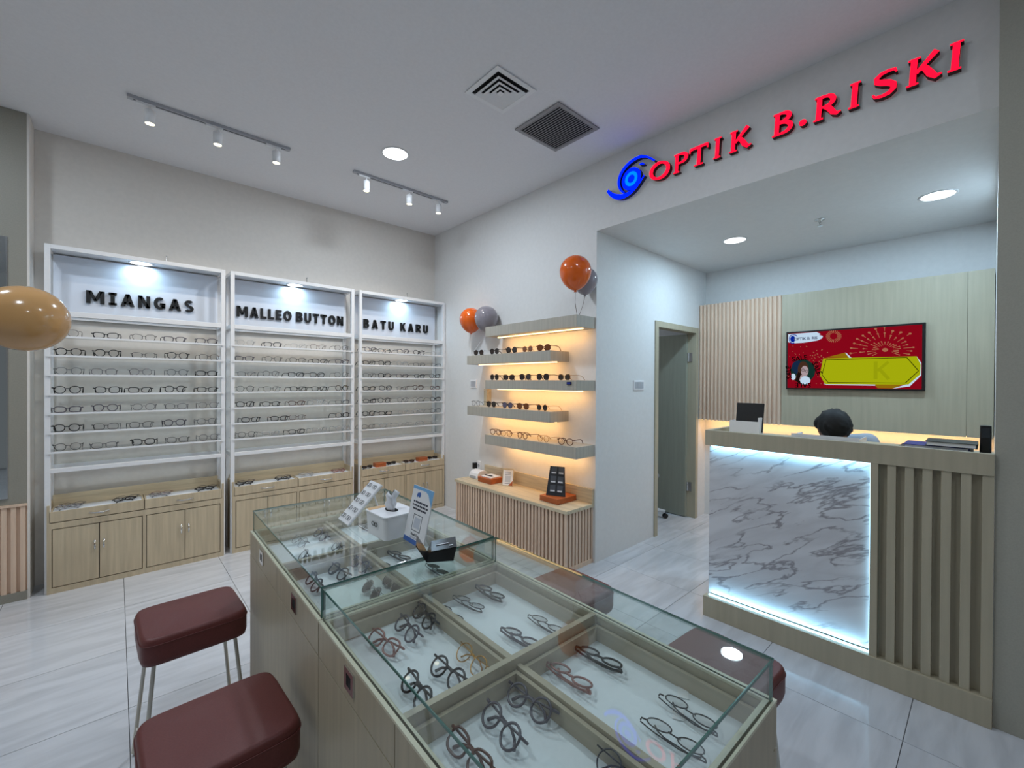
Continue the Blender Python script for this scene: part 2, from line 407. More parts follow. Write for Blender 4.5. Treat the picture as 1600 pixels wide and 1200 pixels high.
sp('portrait_hair_graphic', [oval(300,580,72,84,20),[(238,590),(290,600),(270,735),(180,700)]], 'hair', 5)
sp('portrait_braid_graphic', [[(232,610),(268,620),(262,740),(196,700)]], 'hairdark', 6)
sp('portrait_face_graphic', [oval(322,600,50,56,20),[(270,640),(320,650),(300,700),(250,700)]], 'face', 7)
sp('portrait_shirt_graphic', [oval(330,700,68,46,20),oval(165,660,35,34,16)], 'white', 8)
sp('portrait_glasses_graphic', ring(300,590,24,15,5,0,360,14)+ring(348,600,22,14,5,0,360,14), 'black', 8)
for P in ([(590,455),(800,405),(850,460)],[(1090,740),(1350,740),(1260,785),(1120,782)]): sp('gold_ribbon_graphic', [P], 'gold', 3)
for P in ([(800,405),(815,408),(870,462),(845,462)],[(560,735),(1100,745),(1100,757),(600,748)],[(1440,450),(1476,520),(1476,650),(1390,765),(1250,788),(1360,745),(1468,640)]): sp('plate_edge_graphic', [P], 'white', 4)
sp('plate_graphic', [[(555,465),(1440,450),(1472,540),(1468,640),(1380,745),(580,740),(515,640)]], 'yellow', 5)
hexo = [(588,480),(1365,462),(1456,603),(1355,730),(615,722),(542,640)]
sp('plate_outline_graphic', [seg(*hexo[i],*hexo[(i+1)%6],3.5,3.5) for i in range(6)], 'line', 6)
sp('plate_letter_graphic', [[(1085,500),(1120,500),(1120,690),(1085,690)],seg(1120,600,1215,505,14,14),seg(1140,585,1220,690,16,16)], 'olive', 6)
def textmesh(body, size, ext=.0, off=0.0, shear=0):
    c = bpy.data.curves.new('t','FONT'); c.body = body; c.size = size; c.extrude = ext; c.offset = off; c.shear = shear
    c.resolution_u = 4; c.align_x = 'CENTER'
    o = bpy.data.objects.new('t', c); COL.objects.link(o)
    dg = bpy.context.evaluated_depsgraph_get(); dg.update()
    me = bpy.data.meshes.new_from_object(o.evaluated_get(dg))
    bpy.data.objects.remove(o); bpy.data.curves.remove(c)
    return me
def lettering(name, body, size, m, parent, Mx, ext=.0003, off=0):
    me = textmesh(body, size, ext, off); me.materials.clear(); me.materials.append(m)
    me.transform(Mx); o = bpy.data.objects.new(name, me); COL.objects.link(o); o.parent = parent
    ORG[o] = ORG[parent]; return o
def tvtext(name, body, x, y, size, m, rot=0, lay=9):
    Y, Z = scr(x, y)
    # text plane: right = -Y, up = +Z, normal = -X
    R = Matrix(((0,0,-1,0),(-1,0,0,0),(0,1,0,0),(0,0,0,1)))
    Mx = Matrix.Translation((4.772-.0006*lay-4.79, Y-.835, Z-1.44)) @ R @ Matrix.Rotation(math.radians(rot),4,'Z')
    return lettering(name, body, size, SC[m], t, Mx, .0003, .0012)
tvtext('banner_text', 'OPTIK B. RIS', 330, 268, .034, 'grey')
for a, (x, y) in zip(range(4), ((258,486),(452,580),(300,726),(134,610))):
    tvtext('sale_text', 'SALE', x, y, .060, 'black', (8,-68,180,95)[a])

# ------------------------------------------------------------------ reception counter
XCN = 2.811
t = thing('reception_counter', 'reception counter with lit marble front and vertical slats', 'counter', (XCN, .6, 0))
V = M['veneer']
MB().box(XCN, XCN+.03, -.017, 1.234, 1.098, 1.195).box(XCN+.03, 3.42, 1.204, 1.234, 1.098, 1.195).build('top_rim', V, t, bevel=.002)
MB().box(XCN+.03, 3.20, -.017, 1.204, 1.14, 1.165).build('ledge', M['oaky'], t)
MB().box(3.10, 3.45, -.012, 1.18, .72, .745).build('desk_top', M['oaky'], t)
MB().box(XCN-.008, XCN+.04, -.017, 1.238, 0, .127).build('plinth', V, t, bevel=.002)
MB().box(XCN+.07, 3.42, 1.19, 1.222, 0, 1.098).build('side_panel', V, t)
MB().box(XCN+.07, XCN+.10, .37, 1.19, .05, 1.14).box(XCN+.04, XCN+.10, -.017, .37, .05, 1.14).build('carcass', V, t)
MB().box(XCN+.04, XCN+.068, .409, 1.222, .14, 1.088).build('marble_panel', M['marble'], t)
MB().box(XCN+.002, XCN+.04, .372, .402, .127, 1.098).build('stile', V, t)
MB().box(XCN+.024, XCN+.034, .405, 1.205, 1.091, 1.098).build('led_strip', M['ledc'], t)
MB().box(XCN+.022, XCN+.034, .405, 1.215, .1275, .1345).build('led_strip', M['ledc'], t)
MB().box(XCN+.026, XCN+.038, .4025, .4065, .135, 1.09).build('led_strip', M['ledc'], t)
LC = (.34,.72,1.0)
area('counter_led_light', (XCN+.018, .81, 1.087), .02, .9, LC, (0,math.radians(-20),0), .8, t, 'RECTANGLE')
area('counter_led_light', (XCN+.018, .81, .138), .02, 1.3, LC, (PI,math.radians(20),0), .8, t, 'RECTANGLE')
g = [(.370,.338),(.305,.273),(.241,.211),(.177,.148),(.114,.084),(.051,.019)]
for k in range(6):
    y1 = g[k][1]; y0 = g[k+1][0] if k < 5 else -.017
    MB().box(XCN+.006, XCN+.04, y0, y1, .127, 1.098).build('slat', V, t, bevel=.0015)

# things on the counter
t = thing('card_terminal_box', 'white open box holding the black tablet at the counter doorway end', 'box', (3.06, 1.07, 1.165))
MB().box(3.02,3.03,.985,1.165,1.165,1.25).box(3.03,3.10,1.155,1.165,1.165,1.25).box(3.03,3.10,.985,.995,1.165,1.275).box(3.03,3.10,.995,1.155,1.165,1.175).build('box_shell', M['whitep'], t)
t = thing('tablet', 'black tablet leaning in the white box on the reception counter', 'tablet', (3.075, 1.065, 1.176))
b = MB(); b.M = Matrix.Translation((3.07,1.063,1.178)) @ Matrix.Rotation(math.radians(10),4,'Y')
b.rbox(-.008,.006,-.083,.083,0,.19,.004,3); b.build('tablet_body', M['black'], t, bevel=.003)
b = MB(); b.M = Matrix.Translation((3.07,1.063,1.178)) @ Matrix.Rotation(math.radians(10),4,'Y')
b.box(.006,.0075,-.075,.075,.01,.18); b.build('screen', mat('tablet_screen', rgb(20,24,30), .1), t)
t = thing('document_tray', 'low white tray behind the counter rim in front of the person', 'tray', (2.95, .61, 1.165))
MB().box(2.86,3.06,.455,.764,1.165,1.17).box(2.86,2.866,.455,.764,1.17,1.213).box(2.866,3.06,.758,.764,1.17,1.205).box(2.866,3.06,.455,.461,1.17,1.205).build('tray_shell', M['whitep'], t)
FB = [mat('navy_folder', rgb(16,26,70), .35), mat('blue_folder', rgb(24,48,150), .35), mat('black_folder', rgb(16,16,22), .4)]
for k, (x0,x1,y0,y1,h,m,lb) in enumerate(((2.90,3.10,.05,.31,.018,0,'navy folder at the bottom of the counter stack'),(2.91,3.10,.06,.29,.016,1,'bright blue folder in the middle of the counter stack'),(2.90,3.09,.035,.21,.022,2,'thick black folder on top of the counter stack'))):
    z0 = 1.1655+[0,.0185,.035][k]
    t = thing('folder', lb, 'folder', ((x0+x1)/2,(y0+y1)/2,z0), 'folders on the reception counter')
    MB().box(x0,x1,y0,y1,z0,z0+.002).box(x0,x1,y0,y1,z0+h-.002,z0+h).box(x1-.002,x1,y0,y1,z0+.002,z0+h-.002).build('cover', FB[m], t)
    MB().box(x0+.006,x1-.004,y0+.006,y1-.006,z0+.003,z0+h-.003).build('paper_block', M['whitep'], t)
t = thing('card_reader', 'upright black card reader at the pillar end of the counter', 'card reader', (3.02,.012,1.165))
MB().rbox(2.985,3.04,-.008,.030,1.165,1.305,.008,3).build('reader_body', M['black'], t, bevel=.003)
MB().box(2.9835,2.985,-.002,.024,1.25,1.295).build('screen', mat('reader_screen', rgb(40,46,52), .1), t)

# ------------------------------------------------------------------ illuminated fascia sign
XS = 2.893
t = thing('fascia_sign', 'red illuminated shop letters with blue eye emblem on the fascia', 'sign', (XB, .95, 2.96))
def ribbon(bm, pts, w, m0=0, m1=1):
    """extruded stroke in the wall plane: pts (y,z) with y decreasing to the right; face material m0, sides m1"""
    N = len(pts); W = w if isinstance(w,list) else [w]*N; L_ = []; R_ = []
    for i,(y,z) in enumerate(pts):
        a = pts[max(i-1,0)]; c = pts[min(i+1,N-1)]; dy,dz = c[0]-a[0],c[1]-a[1]; l = math.hypot(dy,dz) or 1
        ny,nz = -dz/l,dy/l; L_.append((y+ny*W[i]/2,z+nz*W[i]/2)); R_.append((y-ny*W[i]/2,z-nz*W[i]/2))
    for i in range(N-1):
        q = [L_[i],L_[i+1],R_[i+1],R_[i]]
        bm.add([(XS,*p) for p in q],[(0,1,2,3)],m0)
        for a,c in ((L_[i],L_[i+1]),(R_[i],R_[i+1])):
            bm.add([(XS,*a),(XS,*c),(XB-.002,*c),(XB-.002,*a)],[(0,1,2,3)],m1)
    for a,c in ((L_[0],R_[0]),(L_[-1],R_[-1])): bm.add([(XS,*a),(XS,*c),(XB-.002,*c),(XB-.002,*a)],[(0,1,2,3)],m1)
def arc(cy, cz, ry, rz, a0, a1, n=16): return [(cy-ry*math.cos(math.radians(a0+(a1-a0)*k/n)), cz+rz*math.sin(math.radians(a0+(a1-a0)*k/n))) for k in range(n+1)]
def letter(ch, y0, y1, z0, z1):
    b_ = MB(); W = y0-y1; H = z1-z0; st = .025; sf = .009
    Y = lambda u: y0-u*W
    Zz = lambda v: z0+v*H
    lean = .004
    def stem(u, v0=0, v1=1, serif=True, wd=st):
        ribbon(b_, [(Y(u)+lean, Zz(v0)),(Y(u)-lean, Zz(v1))], wd)
        if serif:
            for v in (v0, v1):
                s_ = -1 if v > .5 else 1; c_ = Y(u)+lean*(1 if v < .5 else -1)
                ribbon(b_, [(c_+wd*.5+.010, Zz(v)+s_*sf/2),(c_-wd*.5-.010, Zz(v)+s_*sf/2)], sf)
    if ch == 'I': stem(.5)
    elif ch == 'T':
        stem(.52, 0, 1, False, .025); ribbon(b_, [(Y(.52)+lean+.03, z0+sf/2),(Y(.52)+lean-.03, z0+sf/2)], sf)
        ribbon(b_, [(Y(.03), z1-.010),(Y(.97), z1-.008)], .018)
        ribbon(b_, [(Y(.02), z1-.034),(Y(.05), z1-.004)], .010); ribbon(b_, [(Y(.97), z1-.034),(Y(.98), z1-.002)], .010)
    elif ch == 'O':
        P = arc((y0+y1)/2,(z0+z1)/2,W/2-.011,H/2-.010,0,360,28); ribbon(b_, P, [.016+.014*abs(math.cos(2*PI*k/28+.35)) for k in range(29)])
    elif ch == 'P':
        stem(.27); ribbon(b_, [(Y(.25),z1-.008)]+arc(Y(.55),Zz(.72),W*.38,H*.23,90,-90,12)+[(Y(.3),Zz(.47))], [.014]+[.014+.012*math.sin(PI*k/12) for k in range(13)]+[.012])
    elif ch == 'B':
        stem(.27)
        for cz,rz,ry in ((.765,.185,.34),(.285,.235,.40)):
            ribbon(b_, [(Y(.27),Zz(cz+rz))]+[(Y(.48+ry*math.sin(math.radians(a))), Zz(cz+rz*math.cos(math.radians(a)))) for a in range(0,181,15)]+[(Y(.27),Zz(cz-rz))], [.014]+[.014+.012*math.sin(math.radians(a)) for a in range(0,181,15)]+[.014])
    elif ch == 'R':
        stem(.24)
        ribbon(b_, [(Y(.24),Zz(.93))]+[(Y(.46+.28*math.sin(math.radians(a))), Zz(.715+.215*math.cos(math.radians(a)))) for a in range(0,181,15)]+[(Y(.24),Zz(.5))], [.014]+[.014+.012*math.sin(math.radians(a)) for a in range(0,181,15)]+[.012])
        ribbon(b_, [(Y(.42),Zz(.52)),(Y(.58),Zz(.40)),(Y(.74),Zz(.14)),(Y(.86),Zz(.05)),(Y(1.0),Zz(.10))], [.020,.028,.026,.018,.006])
    elif ch == 'K':
        stem(.22)
        ribbon(b_, [(Y(.30),Zz(.42)),(Y(.62),Zz(.76)),(Y(.86),Zz(1.0))], [.016,.020,.026])
        ribbon(b_, [(Y(.42),Zz(.54)),(Y(.55),Zz(.50)),(Y(.70),Zz(.22)),(Y(.84),Zz(.06)),(Y(1.0),Zz(.10))], [.014,.026,.030,.022,.006])
    elif ch == 'S':
        P = [(.93,.80),(.88,.92),(.66,.95),(.40,.92),(.22,.80),(.24,.66),(.42,.57),(.66,.48),(.82,.36),(.82,.20),(.66,.08),(.42,.05),(.18,.08),(.08,.20)]
        ribbon(b_, [(Y(u),Zz(v)) for u,v in P], [.008,.014,.016,.018,.022,.026,.030,.030,.028,.024,.020,.016,.014,.008])
    elif ch == '.':
        P = [(( y0+y1)/2+.019*math.cos(a), z0+.019+.018*math.sin(a)) for a in [2*PI*k/14 for k in range(14)]]
        b_.add([(XS,*p) for p in P],[tuple(range(14))],0)
        b_.add([(XS,*p) for p in P]+[(XB-.002,*p) for p in P],[(i,(i+1)%14,14+(i+1)%14,14+i) for i in range(14)],1)
    return b_
ZB, ZT = 2.962, 3.092
for ch, y0, y1 in (('O',1.690,1.535),('P',1.511,1.405),('T',1.391,1.265),('I',1.245,1.165),('K',1.135,1.000),('B',.890,.775),('.',.748,.709),('R',.682,.552),('I',.530,.457),('S',.428,.318),('K',.292,.163),('I',.154,.082)):
    letter(ch, y0, y1, ZB+(.004 if ch == '.' else 0), ZT).build('sign_letter', [M['red'],M['redside']], t)
# eye emblem
b = MB(); cy, cz = 1.845, 3.046
def disc(bm, cy, cz, r0, r1, x, m):
    n = 32
    for k in range(n):
        a, c = 2*PI*k/n, 2*PI*(k+1)/n
        if r0 > 0: bm.add([(x,cy+r0*math.cos(a),cz+r0*math.sin(a)),(x,cy+r1*math.cos(a),cz+r1*math.sin(a)),(x,cy+r1*math.cos(c),cz+r1*math.sin(c)),(x,cy+r0*math.cos(c),cz+r0*math.sin(c))],[(0,1,2,3)],m)
        else: bm.add([(x,cy,cz),(x,cy+r1*math.cos(a),cz+r1*math.sin(a)),(x,cy+r1*math.cos(c),cz+r1*math.sin(c))],[(0,1,2)],m)
disc(b, cy, cz, .054, .083, XS, 0); disc(b, cy, cz, 0, .030, XS, 0)
for r in (.083,):
    for k in range(32):
        a, c = 2*PI*k/32, 2*PI*(k+1)/32
        b.add([(XS,cy+r*math.cos(a),cz+r*math.sin(a)),(XS,cy+r*math.cos(c),cz+r*math.sin(c)),(XB-.002,cy+r*math.cos(c),cz+r*math.sin(c)),(XB-.002,cy+r*math.cos(a),cz+r*math.sin(a))],[(0,1,2,3)],1)
b.build('eye_iris', [M['blue'],M['blueside']], t)
b = MB(); disc(b, cy, cz, .030, .054, XS-.001, 0); b.build('eye_pupil_ring', M['cyan'], t)
def qb(p0, p1, p2, p3, n=18):
    return [tuple((1-s)**3*p0[i]+3*(1-s)**2*s*p1[i]+3*(1-s)*s*s*p2[i]+s**3*p3[i] for i in (0,1)) for s in [k/n for k in range(n+1)]]
b = MB(); ribbon(b, qb((1.905,2.956),(2.02,3.05),(1.93,3.20),(1.76,3.185))+qb((1.76,3.18),(1.72,3.175),(1.69,3.15),(1.652,3.112),8)[1:], [.012+.014*math.sin(PI*min(1,k/22)) for k in range(27)]); b.build('eye_upper_lid', [M['blue'],M['blueside']], t)
b = MB(); ribbon(b, qb((2.06,3.026),(2.00,2.93),(1.86,2.88),(1.735,3.035),24), [.012+.026*math.sin(PI*min(1,(k+2)/24)) if k < 24 else .012 for k in range(25)]); b.build('eye_lower_lid', [M['blue'],M['blueside']], t)
b = MB(); ribbon(b, [(1.775,3.130),(1.755,3.128),(1.735,3.118)], [.008,.018,.006]); b.build('eye_spark', [M['blue'],M['blueside']], t)

# ------------------------------------------------------------------ eyewear
def lens_outline(kind, n=22):
    P = []
    a, b_, e = {'round':(.0235,.0225,2.0), 'panto':(.0245,.0220,2.3), 'rect':(.0265,.0175,3.2), 'square':(.0260,.0200,2.8)}[kind]
    for k in range(n):
        t_ = 2*PI*k/n; c, s_ = math.cos(t_), math.sin(t_)
        x = a*math.copysign(abs(c)**(2/e), c); z = b_*math.copysign(abs(s_)**(2/e), s_)
        if kind == 'panto' and z < 0: x *= 1-.12*(-z/b_)
        if kind in ('rect','square') and z > 0: z *= 1+.10*(x/a)
        P.append((x, z))
    return P, b_
def eyewear(kind, heavy):
    """returns meshes (front, lens, temple_open, temple_folded) in local space; front faces -Y"""
    P, h = lens_outline(kind); r = .0028 if heavy else .0015; cx = .0335; zc = h+r
    fr = MB()
    for s_ in (-1,1): fr.tube([(s_*cx+s_*x, 0, zc+z) for x,z in P], r, 6, True)
    fr.tube([(-.0115,0,zc+.004),(-.006,-.001,zc+.008),(.006,-.001,zc+.008),(.0115,0,zc+.004)], r*1.1, 6)
    if not heavy:
        for s_ in (-1,1): fr.tube([(s_*.011,0,zc-.001),(s_*.009,.006,zc-.005)], .001, 5)
    for s_ in (-1,1): fr.tube([(s_*(cx+.0235),0,zc+h*.55),(s_*.067,.001,zc+h*.6),(s_*.069,.006,zc+h*.6)], r*1.15, 6)
    lens = MB().prism([(x,z) for x,z in P], lambda a,b_,d: (a,d,b_), -.0006, .0006)
    zh = zc+h*.6
    to = MB().tube([(0,.006,zh),(.001,.05,zh+.001),(0,.095,zh-.002),(-.002,.118,zh-.012),(-.004,.138,.002)], [r*1.0,r,r,r*1.1,r*1.3], 6)
    tf = MB().tube([(0,.006,zh),(-.03,.010,zh-.001),(-.085,.012,zh-.004),(-.105,.012,zh-.012),(-.118,.012,zh-.026)], [r,r,r,r*1.1,r*1.3], 6)
    return fr, lens, to, tf, cx, zc
EW = {}
def ew(kind, heavy, col, lensm):
    k = (kind, heavy, col, lensm)
    if k not in EW:
        fr, ln, to, tf, cx, zc = eyewear(kind, heavy); m = FR[col]
        EW[k] = (fr.mesh('rim', m, True), ln.mesh('lens', M[lensm]), to.mesh('temple', m, True), tf.mesh('temple', m, True), cx, zc)
    return EW[k]
def glasses(kind, heavy, col, lensm, loc, yaw, label, group, folded=False, tilt=0, name='eyeglasses', size=1.0):
    rim, ln, to, tf, cx, zc = ew(kind, heavy, col, lensm)
    o = bpy.data.objects.new(name, None); COL.objects.link(o); o.empty_display_size = .02
    o.location = loc; o.rotation_euler = (tilt, 0, yaw); o.scale = (size,)*3; o['label'] = label; o['category'] = 'sunglasses' if name == 'sunglasses' else 'glasses'; o['group'] = group
    put('rim', rim, o)
    for s_ in (-1, 1):
        put('lens', ln, o, (s_*cx, 0, zc))
        q = put('temple', tf if folded else to, o, (s_*.069, (0.003 if folded and s_ > 0 else 0), 0))
        if s_ < 0: q.scale = (-1, 1, 1)
    return o
ORD = ['first','second','third','fourth','fifth','sixth','seventh','eighth']
DESC = {('rect',True):'thick rectangular',('square',True):'thick square',('panto',True):'thick rounded',('rect',False):'thin rectangular',('panto',False):'thin rounded',('round',False):'thin round',('square',False):'thin square',('round',True):'thick round'}

# heavy block letters as convex pieces in a unit-height box: (width, polygons)
def _bars(*r): return [[(a,c),(b_,c),(b_,d),(a,d)] for a,b_,c,d in r]
def _arc(cx, cy, rx, ry, tx, ty, a0, a1, n=14):
    o = []
    for k in range(n):
        a, c = math.radians(a0+(a1-a0)*k/n), math.radians(a0+(a1-a0)*(k+1)/n)
        o.append([(cx+(rx-tx)*math.cos(a),cy+(ry-ty)*math.sin(a)),(cx+rx*math.cos(a),cy+ry*math.sin(a)),(cx+rx*math.cos(c),cy+ry*math.sin(c)),(cx+(rx-tx)*math.cos(c),cy+(ry-ty)*math.sin(c))])
    return o
BLK = {
 'M': (1.08, _bars((0,.27,0,1),(.81,1.08,0,1))+[[(.10,1),(.32,1),(.64,.22),(.44,.22)],[(.98,1),(.76,1),(.44,.22),(.64,.22)]]),
 'I': (.50, _bars((.12,.38,0,1),(0,.50,0,.17),(0,.50,.83,1))),
 'A': (.86, [[(0,0),(.27,0),(.56,1),(.30,1)],[(.86,0),(.59,0),(.30,1),(.56,1)]]+_bars((.20,.66,.17,.35))),
 'N': (.78, _bars((0,.25,0,1),(.53,.78,0,1))+[[(0,1),(.26,1),(.78,0),(.52,0)]]),
 'G': (.78, _arc(.41,.5,.41,.52,.26,.21,55,330)+_bars((.53,.78,.10,.50),(.42,.78,.36,.52))),
 'S': (.68, _arc(.34,.73,.33,.29,.22,.19,35,270)+_arc(.34,.27,.34,.29,.23,.19,-145,90)),
 'L': (.60, _bars((0,.26,0,1),(.26,.60,0,.21))),
 'E': (.62, _bars((0,.26,0,1),(.26,.62,0,.20),(.26,.58,.41,.59),(.26,.62,.80,1))),
 'O': (.88, _arc(.44,.5,.44,.52,.26,.21,0,360,24)),
 'B': (.76, _bars((0,.26,0,1),(.2,.42,0,.19),(.2,.42,.42,.58),(.2,.42,.81,1))+_arc(.40,.29,.36,.29,.24,.18,-90,90)+_arc(.40,.73,.32,.27,.24,.18,-90,90)),
 'U': (.78, _bars((0,.26,.36,1),(.52,.78,.36,1))+_arc(.39,.38,.39,.40,.26,.21,180,360)),
 'T': (.74, _bars((.24,.50,0,1),(0,.74,.79,1))),
 'K': (.80, _bars((0,.26,0,1))+[[(.22,.34),(.26,.66),(.52,1),(.80,1)],[(.26,.62),(.46,.62),(.82,0),(.52,0)]]),
 'R': (.80, _bars((0,.26,0,1),(.2,.44,.38,.56),(.2,.44,.81,1))+_arc(.42,.69,.34,.31,.24,.19,-90,90)+[[(.28,.44),(.54,.44),(.82,0),(.53,0)]]),
}
# ------------------------------------------------------------------ display racks on the back wall
RX = [(-.372,.690),(.728,1.814),(1.866,2.922)]
YF0, YB0 = 4.40, 4.655
SH = [1.806-.136*k for k in range(7)]
SIGN = ['MIANGAS','MALLEO BUTTON','BATU KARU']
SX = [(-.171,.488),(.803,1.764),(1.985,2.79)]
RN = ['left','middle','right']
LXP = [.145,1.277,2.405]
CO = [[-.263,-.061,.146,.356,.57],[.847,1.059,1.274,1.469,1.70],[1.99,2.168,2.383,2.587,2.811]]
SHELF_OF = {}
for i, (x0, x1) in enumerate(RX):
    t = thing('display_rack', 'white metal eyewear rack with %s lettering, %s of three along back wall' % (('two-word','longest','short')[i] if i else 'single-word', RN[i]), 'display rack', ((x0+x1)/2, 4.53, 0), 'white eyewear racks')
    p = .030
    for xa in (x0, x1-p):
        for ya in (YF0+.012, YB0-p): MB().box(xa, xa+p, ya, ya+p, 0, 2.445).build('post', M['white'], t, bevel=.002)
    for z0, z1, nm in ((2.415,2.445,'top_rail'),(1.948,1.985,'sign_rail'),(.842,.872,'lower_rail')):
        MB().box(x0+p, x1-p, YF0+.012, YF0+.012+p, z0, z1).build(nm, M['white'], t, bevel=.002)
        MB().box(x0+p, x1-p, YB0-p, YB0, z0, z1).build(nm, M['white'], t)
        for xa in (x0, x1-p): MB().box(xa, xa+p, YF0+.012+p, YB0-p, z0, z1).build('side_rail', M['white'], t)
    MB().box(x0+p, x1-p, YF0+.042, YB0-.03, 2.425, 2.437).build('canopy', M['white'], t)
    bd = MB().box(x0+p, x1-p, 4.600, 4.612, 1.985, 2.412).build('sign_board', M['signw'], t)
    # lettering on the sign board
    txt = SIGN[i]; sx0, sx1 = SX[i]
    hgt = .095; ls = (1.0,.86,.86)[i]
    wd = [0 if ch == ' ' else BLK[ch][0]*hgt*ls for ch in txt]; nsp = txt.count(' ')
    gap = (sx1-sx0-sum(wd))/(len(txt)-1+nsp*.5); xx = sx0
    for ch, w_ in zip(txt, wd):
        if ch == ' ': xx += gap*1.5; continue
        lb_ = MB()
        for P in BLK[ch][1]: lb_.prism([(xx+a*hgt*ls, 2.080+c*hgt) for a, c in P], lambda a,c,d: (a,d,c), 4.580, 4.5995)
        lb_.build('letter', M['blackm'], bd); xx += w_+gap
    lx = LXP[i]
    dl = MB().lathe([(.078,0),(.078,-.004),(.066,-.006),(.066,-.002),(0,-.002)], 28, (lx,4.53,2.425)).build('lamp_ring', M['white'], t, True)
    MB().lathe([(0,-.0045),(.066,-.0045)], 28, (lx,4.53,2.425)).build('lamp_diffuser', M['lamp'], dl)
    area('rack_lamp_light', (lx,4.53,2.412), .12, 1.7, (.50,.78,1.0), parent=t)
    for k, z in enumerate(SH):
        sb = MB().box(x0+p*.5, x1-p*.5, YF0+.006, 4.60, z-.006, z).box(x0+p*.5, x1-p*.5, YF0+.002, YF0+.006, z-.010, z+.003)
        sb.m = [0]*6+[1]*6; sb.build('shelf', [M['shelfglass'],M['white']], t)
    MB().lathe([(.004,0),(.004,.02)], 8, ((x0+x1)/2+.15,4.64,2.446)).box((x0+x1)/2+.147,(x0+x1)/2+.153,4.64,4.66,2.53,2.54).tube([((x0+x1)/2+.15,4.64,2.446),((x0+x1)/2+.15,4.648,2.54)], .002, 5).build('wall_hook', M['chrome'], t)

    # base cabinet
    c0, c1 = x0+.012, x1-.012; W = c1-c0; mid = (c0+c1)/2
    cab = thing('base_cabinet', 'pale oak base cabinet with two drawers under the %s eyewear rack' % RN[i], 'cabinet', (mid, 4.5, 0), 'oak cabinets below the racks')
    yf = YF0-.002; ybk = YB0-.034
    MB().box(c0, c1, yf+.02, ybk, .0, .49).box(c0, c1, yf, yf+.02, 0, .040).box(c0, c1, yf, yf+.02, .452, .494).box(c0, c0+.024, yf, yf+.02, .040, .452).box(c1-.024, c1, yf, yf+.02, .040, .452).box(mid-.010, mid+.010, yf, yf+.02, .040, .452).build('carcass', M['oak'], cab)
    MB().box(c0+.024, c1-.024, yf+.012, yf+.0199, .040, .452).build('gap_shade_sheet', M['gap'], cab)  # dark sheet behind the doors, painted as the shade in their gaps
    MB().box(c0, c0+.014, yf+.002, ybk, .494, .618).build('side_upstand', M['oak'], cab)
    MB().box(c1-.014, c1, yf+.002, ybk, .494, .618).build('side_upstand', M['oak'], cab)
    MB().box(c0+.014, c1-.014, ybk-.014, ybk, .494, .652).build('back_upstand', M['oakx'], cab)
    for (a, b2, hs) in ((c0+.029, (c0+mid+.014)/2-.0022, 1), ((c0+mid+.014)/2+.0022, mid-.015, -1), (mid+.015, (mid+c1-.014)/2-.0022, 1), ((mid+c1-.014)/2+.0022, c1-.029, -1)):
        dr = MB().box(a, b2, yf-.002, yf+.012, .046, .446).build('cabinet_door', M['oak'], cab)
        hx = b2-.022 if hs > 0 else a+.022
        MB().tube([(hx,yf-.002,.325),(hx,yf-.018,.318),(hx,yf-.022,.295),(hx,yf-.018,.272),(hx,yf-.002,.265)], .0058, 6).build('door_handle', M['chrome'], dr, True)
    for q, (a, b2) in enumerate(((c0+.016, mid-.003), (mid+.003, c1-.016))):
        db = MB().box(a, b2, yf-.002, yf+.012, .500, .572).box(a, a+.010, yf+.012, ybk-.016, .500, .572).box(b2-.010, b2, yf+.012, ybk-.016, .500, .572).box(a+.010, b2-.010, ybk-.026, ybk-.016, .500, .572)
        dw = db.build('drawer', M['oak'], cab)
        MB().box(a+.010, b2-.010, yf+.012, ybk-.026, .500, .563).build('drawer_liner', M['liner'], dw)
        hx = (a+b2)/2
        MB().tube([(hx-.05,yf-.002,.534),(hx-.046,yf-.02,.536),(hx-.02,yf-.026,.531),(hx+.02,yf-.026,.531),(hx+.046,yf-.02,.536),(hx+.05,yf-.002,.534)], .0062, 6).build('drawer_handle', M['chrome'], dw, True)

# eyeglasses on the racks
rr = random.Random(3)
for i in range(3):
    for k in range(7):
        for c in range(5):
            x = CO[i][c]+rr.uniform(-.012,.012)
            if i == 1 and k == 5:
                if c == 3: continue
                x += (.05, .05, .0, 0, 0)[c]
            dark = rr.random()
            if k in (4,) and i == 0: col = rr.choice(['gunmetal','gunmetal','grey'])
            elif dark < .62: col = 'black'
            else: col = rr.choice(['gunmetal','grey','brown','clear'] if i else ['gunmetal','black','grey'])
            if i > 0 and k == 6 and c in (1,3,4): col = 'clear'
            if i == 2 and k >= 5 and c == 2: col = 'clear'
            kd, hv = rr.choice([('rect',True),('square',True),('panto',False),('rect',True),('square',False),('panto',True)])
            if col == 'gunmetal': hv = False
            nth = c
            if i == 1 and k == 5 and c == 4: nth = 3
            lb = '%s %s eyeglasses, %s from left on %s shelf of %s rack' % (DESC[(kd,hv)], col, ORD[nth], ORD[k], RN[i])
            glasses(kd, hv, col, 'lens', (x, 4.445+rr.uniform(-.008,.008), SH[k]+.0005), rr.uniform(-.12,.12), lb, 'eyeglasses on the wall racks', size=1.13)

